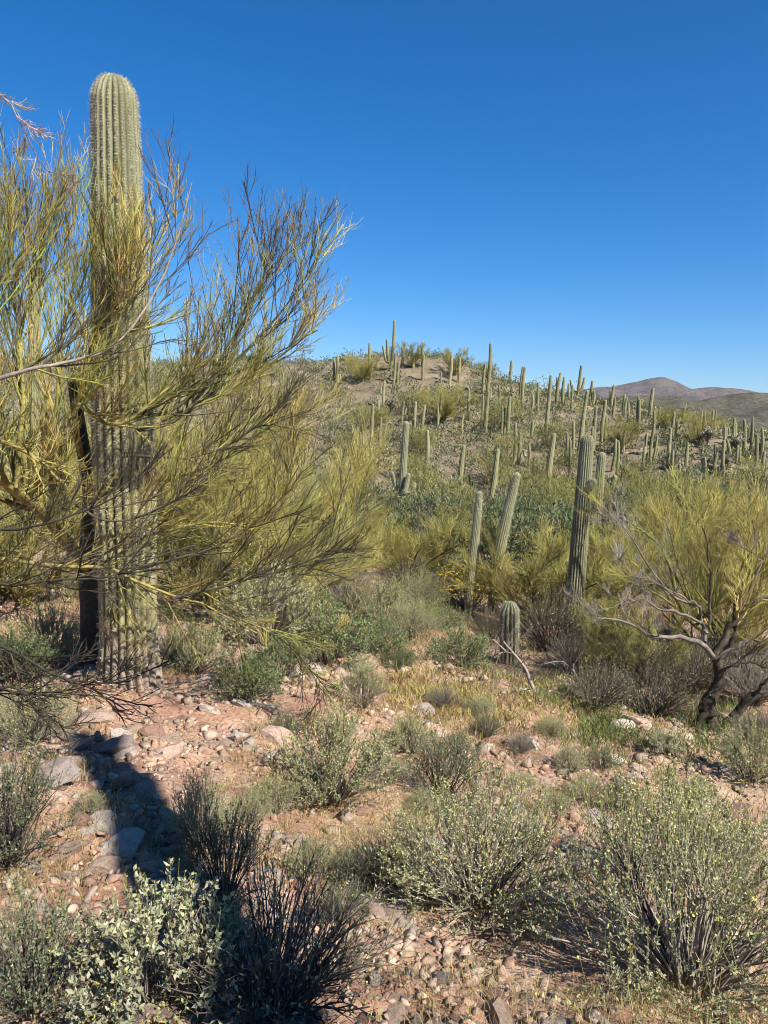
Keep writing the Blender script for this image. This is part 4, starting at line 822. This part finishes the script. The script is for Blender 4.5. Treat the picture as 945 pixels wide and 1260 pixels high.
RK = [rock_mesh(i, f, 2) for i, f in enumerate([.7, .55, .45, .6, .75, .4, .5, .65])]; RKB = [rock_mesh(20 + i, f, 4) for i, f in enumerate([.62, .5, .42])]
for m_ in RK + RKB: m_.materials.append(M['rock'])
def slope_rot(rng, x, y, tilt=.25):
    e = .15; nx = -(float(H(x + e, y)) - float(H(x - e, y))) / (2 * e); ny = -(float(H(x, y + e)) - float(H(x, y - e))) / (2 * e)
    n_ = Vector((nx * .7 + rng.normal() * tilt, ny * .7 + rng.normal() * tilt, 1)).normalized()
    return (n_.to_track_quat('Z', 'Y').to_matrix() @ Matrix.Rotation(rng.random() * 6.28, 3, 'Z')).to_euler()
def stones():
    rng = np.random.default_rng(9)
    def put(label, px, py, size, me, sink=.25, group=None, sc=(1, 1, 1), mat=None):
        b = hit(px, py); rot = slope_rot(rng, b[0], b[1], .08); b = b - np.array([0, 0, size * sink * .5])
        o = obj('rock', me, None, None, label, 'rock', group, loc=b, rz=rot, sc=tuple(size * s for s in sc)); o.color = (*TONES[big_tone[cnt[0]]][1], 1); cnt[0] += 1; return o
    TONES = [('rust-red', (.36, .215, .16)), ('pinkish tan', (.47, .345, .27)), ('pale buff', (.55, .47, .39)), ('grey-brown', (.38, .31, .265))]
    big_tone = [3, 3, 2, 1, 2, 1, 1, 1, 2, 1, 1, 0, 0, 2]; cnt = [0]
    put('smooth dark purplish boulder at the edge of the shadow tip', 140, 928, .19, RKB[0], -.5, sc=(1.2, .9, .9))
    put('grey boulder on the left margin of the broad shadow', 73, 960, .16, RKB[0], -.3)
    put('small round white stone at the foot of the twiggy skirted brittlebush', 516, 1110, .045, RK[4], -.6, sc=(.8, .8, 1.5))
    put('tan squarish stone below the green bank bush', 303, 962, .12, RKB[1], .2)
    put('pale slab on the bank near the leafy lip bush', 292, 902, .17, RKB[2], .2)
    put('flat slab on the bank under the tallest saguaro', 215, 880, .2, RKB[2], .35)
    put('rounded orange-tinted rock at the bottom of the bare gully', 610, 1245, .12, RKB[1], .1)
    put('mauve flat rock at the bottom of the bare gully', 490, 1240, .10, RKB[2], .1)
    put('pale block of stone on the grassy slope by the fallen branch', 655, 915, .2, RKB[1], .2)
    put('tan ledge stone where the faint path begins', 535, 838, .22, RKB[2], .2)
    put('long tan slab half buried on the upper path', 525, 890, .24, RKB[2], .35)
    put('weathered reddish ledge rock on the bank below the gnarled tree', 905, 1003, .3, RKB[0], .45)
    put('reddish square rock on sunny ground beyond the silvery brittlebush', 22, 1130, .075, RKB[1], .1)
    put('pale stone on sunny ground beyond the silvery brittlebush', 45, 1118, .08, RKB[2], .1)
    # countable loose stones over the near slope, then gravel
    n = 15000; u = rng.random(n); Y = 1.5 + 11 * u ** 1.3; X = rng.uniform(-.62, .62, n) * Y + rng.normal(size=n) * .2
    P = np.stack([X, Y, H(X, Y)], -1); px, py = project(P)
    dens = smooth(-.22, .2, fbm(X / 1.1, Y / 1.1, 3, 44)); dens *= np.where(Y > 8.5, smooth(12, 8, Y), 1)
    dens *= np.where((px < 330) & (py < 1010), 1.5, 1.0)
    ok = (px > 0) & (px < 945) & (py < 1270) & (rng.random(n) < dens); P = P[ok]; px = px[ok]
    size = np.clip(rng.lognormal(math.log(.038), .62, len(P)), .012, .17) * np.clip(P[:, 1] / 4.2, .5, 1.9) ** .5; size = np.where(P[:, 1] < 2.8, np.minimum(size, .055), size)
    order = np.argsort(-size / P[:, 1])[:270]; ch = np.zeros(len(P), bool); ch[order] = True
    for i in order:
        x, y = P[i, :2]; left = px[i] < 330 and y > 3.6; sz = size[i]; tn, tc_ = TONES[int(rng.choice(4, p=[.22, .42, .28, .08]))]; me_i = int(rng.integers(8))
        where = ('on the rubbly bank around the tallest saguaro', 'loose stones on the saguaro bank') if left else (('between the near brittlebushes', 'loose stones between the brittlebushes') if y < 5.2 else ('on the open slope below the fallen branch', 'loose stones on the upper slope'))
        shape = 'flat' if me_i in (2, 5, 6) else 'blocky'; big = 'pebble-sized' if sz < .045 else ('fist-sized' if sz < .08 else 'large')
        o = obj('rock', RK[me_i], None, None, f'{big} {shape} {tn} loose stone {where[0]}', 'rock', f'{big} {shape} {tn} {where[1]}', loc=P[i] - [0, 0, sz * .1], rz=slope_rot(rng, x, y), sc=(sz * rng.uniform(.8, 1.3), sz * rng.uniform(.8, 1.2), sz * rng.uniform(.7, 1.1)))
        o.color = (*(np.array(tc_) * rng.uniform(.85, 1.15)), 1)
    # gravel: small angular chips
    import bmesh
    chips = []
    for k in range(10):
        bm = bmesh.new(); r2 = np.random.default_rng(300 + k)
        for q in nrm(r2.normal(size=(10, 3))) * np.array([1, .8, .55]) * r2.uniform(.8, 1.1, (10, 1)): bm.verts.new(q)
        bmesh.ops.convex_hull(bm, input=bm.verts); bm.verts.ensure_lookup_table(); vs = [v for v in bm.verts if v.link_faces]
        ix = {v: i for i, v in enumerate(vs)}; chips.append((np.array([v.co[:] for v in vs]), np.array([[ix[v] for v in f.verts] for f in bm.faces if len(f.verts) == 3]))); bm.free()
    n = 11000; Y = 1.5 + 11.5 * rng.random(n) ** 1.25; X = rng.uniform(-.66, .66, n) * Y
    d2 = smooth(-.35, .2, fbm(X / .8, Y / .8, 3, 51)); keep = rng.random(n) < d2; X = X[keep]; Y = Y[keep]; G = np.stack([X, Y, H(X, Y)], -1)
    G = np.vstack([G, P[~ch]]); sg = np.concatenate([np.clip(rng.lognormal(math.log(.011), .5, len(X)), .004, .03) * np.clip(Y / 4, .7, 2.2), size[~ch] * .8])
    A = Acc(); which = rng.integers(0, 10, len(G)); tone = np.array([[.36, .23, .17], [.43, .32, .25], [.46, .37, .29], [.29, .22, .17], [.44, .30, .22]])
    for k, (cv, cf) in enumerate(chips):
        g = np.where(which == k)[0]; th = rng.random(len(g)) * 6.28; tl = rng.normal(size=(len(g), 2)) * .3
        c_, s_ = np.cos(th), np.sin(th); V = np.stack([c_[:, None] * cv[:, 0] - s_[:, None] * cv[:, 1], s_[:, None] * cv[:, 0] + c_[:, None] * cv[:, 1], cv[:, 2] + tl[:, :1] * cv[:, 0] + tl[:, 1:] * cv[:, 1]], -1)
        V = V * sg[g][:, None, None] + G[g][:, None] + np.array([0, 0, .1]) * sg[g][:, None, None]
        fc = (cf[None] + (np.arange(len(g)) * len(cv))[:, None, None]).reshape(-1, 3)
        A.add(V, tris=fc, col=np.repeat(tone[rng.integers(0, 5, len(g))] * rng.uniform(.75, 1.15, (len(g), 1)), len(cv), 0))
    obj('gravel', A.mesh('gravel'), M['gravel'], None, 'loose angular gravel strewn over the near slope', 'gravel', kind='stuff')
    # rubble on the hill
    n = 5000; X = rng.uniform(-35, 45, n); Y = rng.uniform(20, 92, n); k = fbm(X / 6, Y / 6, 3, 66) > .02; X = X[k]; Y = Y[k]; A = Acc(); G = np.stack([X, Y, H(X, Y)], -1)
    s = np.clip(rng.lognormal(math.log(.14), .5, len(X)), .06, .6); cv, cf = chips[0]; th = rng.random(len(X)) * 6.28; c_, s_ = np.cos(th)[:, None], np.sin(th)[:, None]
    V = np.stack([c_ * cv[:, 0] - s_ * cv[:, 1], s_ * cv[:, 0] + c_ * cv[:, 1], np.broadcast_to(cv[:, 2] * .8, (len(X), len(cv)))], -1) * s[:, None, None] + G[:, None]
    A.add(V, tris=(cf[None] + (np.arange(len(X)) * len(cv))[:, None, None]).reshape(-1, 3), col=np.repeat(tone[rng.integers(0, 5, len(X))], len(cv), 0))
    obj('hill_rubble', A.mesh('hill_rubble'), M['gravel'], None, 'scattered rubble among the shrubs of the far hill', 'rubble', kind='stuff')
stones()

# ------------------------------------------------------------------ grass and small weeds
def grass():
    rng = np.random.default_rng(14)
    def tufts(name, label, n, blades, hgt, col, area, noise_s, thr, width=.004, spread=.05):
        X, Y = area(n); k = fbm(X / noise_s, Y / noise_s, 3, len(name)) > thr; X = X[k]; Y = Y[k]; m = len(X)
        o = np.repeat(np.stack([X, Y, np.zeros(m)], -1), blades, 0); o[:, :2] += rng.normal(size=(m * blades, 2)) * spread; o[:, 2] = H(o[:, 0], o[:, 1]) - .005
        d = nrm(np.stack([rng.normal(size=len(o)) * .45, rng.normal(size=len(o)) * .45, np.ones(len(o))], -1)); ln = rng.uniform(*hgt, len(o))[:, None]
        w = nrm(np.cross(d, rng.normal(size=d.shape))) * (width * np.clip(o[:, 1:2] / 5, .5, 3)) * .5; bend = np.stack([rng.normal(size=len(o)), rng.normal(size=len(o)), -.3 * np.ones(len(o))], -1) * .18 * ln
        V = np.stack([o - w, o + w, o + d * ln * .55 + w * .8, o + d * ln * .55 - w * .8, o + d * ln + bend], 1); b = np.arange(len(o))[:, None] * 5
        A = Acc(); tone = np.repeat(vary(rng, col, m, .22, .10), blades, 0) * rng.uniform(.8, 1.2, (len(o), 1)); A.add(V, tris=b + [3, 2, 4], quads=b + [0, 1, 2, 3], col=np.repeat(tone, 5, 0))
        obj(name, A.mesh(name), M['grass'], None, label, 'grass', kind='stuff')
    near = lambda n: (lambda Y: (rng.uniform(-.62, .62, n) * Y, Y))(1.6 + 8 * rng.random(n) ** 1.1)
    def px_area(x0, x1, y0, y1):
        def f(n):
            q = np.array([hit(a, b)[:2] for a, b in zip(rng.uniform(x0, x1, 60), rng.uniform(y0, y1, 60))]); i = rng.integers(0, 60, n)
            return q[i, 0] + rng.normal(size=n) * .35, q[i, 1] + rng.normal(size=n) * .35
        return f
    near0 = near
    tufts('dry_grass', 'thin straw-coloured dry grass scattered over the near slope', 12000, 5, (.03, .13), (.43, .345, .15), near, .7, .05)
    tufts('yellow_grass', 'yellowing grass band along the top of the slope', 1000, 7, (.05, .16), (.40, .33, .12), px_area(470, 720, 835, 880), .7, -.12, .006, .1)
    tufts('green_grass', 'fresh green grass along the shaded wash edge', 800, 7, (.08, .22), (.16, .20, .06), px_area(690, 900, 872, 915), .7, -.1, .006, .1)
    tufts('straw_grass', 'orange-brown dry grass beside the faint path', 700, 7, (.05, .16), (.42, .29, .13), px_area(450, 540, 790, 860), .7, -.15, .006, .1)
    tufts('red_grass', 'reddish dry grass on the open slope', 420, 6, (.05, .14), (.44, .28, .17), px_area(560, 720, 900, 1010), .6, -.15, .004, .08)
    tufts('wash_grass', 'mixed low growth carpeting the wash floor', 6500, 6, (.08, .28), (.24, .235, .10), lambda n: (rng.uniform(-7, 9, n), rng.uniform(9.5, 24, n)), 1.6, -.2, .005, .14)
    # tiny leafy weeds
    n = 4200; Y = 1.6 + 7.5 * rng.random(n) ** 1.1; X = rng.uniform(-.62, .62, n) * Y; k = (fbm(X / .9, Y / .9, 3, 91) > .06) & ~((X > -.25) & (X < .9) & (Y < 2.9) & (rng.random(n) < .85)); X = X[k]; Y = Y[k]; m = len(X); pi = np.repeat(np.arange(m), 16)
    o = np.stack([X[pi], Y[pi], 0 * X[pi]], -1) + np.concatenate([rng.normal(size=(len(pi), 2)) * .035, np.zeros((len(pi), 1))], 1); o[:, 2] = H(o[:, 0], o[:, 1]) + rng.random(len(pi)) ** 1.5 * .09
    A = Acc(); leaves(A, rng, o, np.tile([0, 0, .8], (len(o), 1)), rng.uniform(.010, .024, len(o)), .008, np.repeat(vary(rng, (.29, .29, .12), m, .2, .12), 16, 0), .8)
    obj('small_weeds', A.mesh('small_weeds'), M['leaf'], None, 'tiny yellow-green weeds sprouting between the stones', 'weeds', kind='stuff')
grass()

# ------------------------------------------------------------------ thin desert haze round the whole scene
def haze():
    A = Acc(); x, y0, y1, z0, z1 = 13500, -6000, 13500, -90, 900
    v = np.array([[a, b, c] for a in (-x, x) for b in (y0, y1) for c in (z0, z1)], float)
    A.add(v, quads=[[0, 1, 3, 2], [4, 6, 7, 5], [0, 4, 5, 1], [2, 3, 7, 6], [0, 2, 6, 4], [1, 5, 7, 3]])
    m = bpy.data.materials.new('thin_air'); m.use_nodes = True; nt = m.node_tree; nt.nodes.remove(nt.nodes['Principled BSDF'])
    pv = nt.nodes.new('ShaderNodeVolumePrincipled'); pv.inputs['Color'].default_value = (.62, .78, 1.0, 1); pv.inputs['Density'].default_value = 2.2e-5; pv.inputs['Anisotropy'].default_value = 0.2
    nt.links.new(pv.outputs[0], nt.nodes['Material Output'].inputs['Volume'])
    obj('haze', A.mesh('haze'), m, None, 'thin desert air haze', 'haze', kind='stuff')
haze()
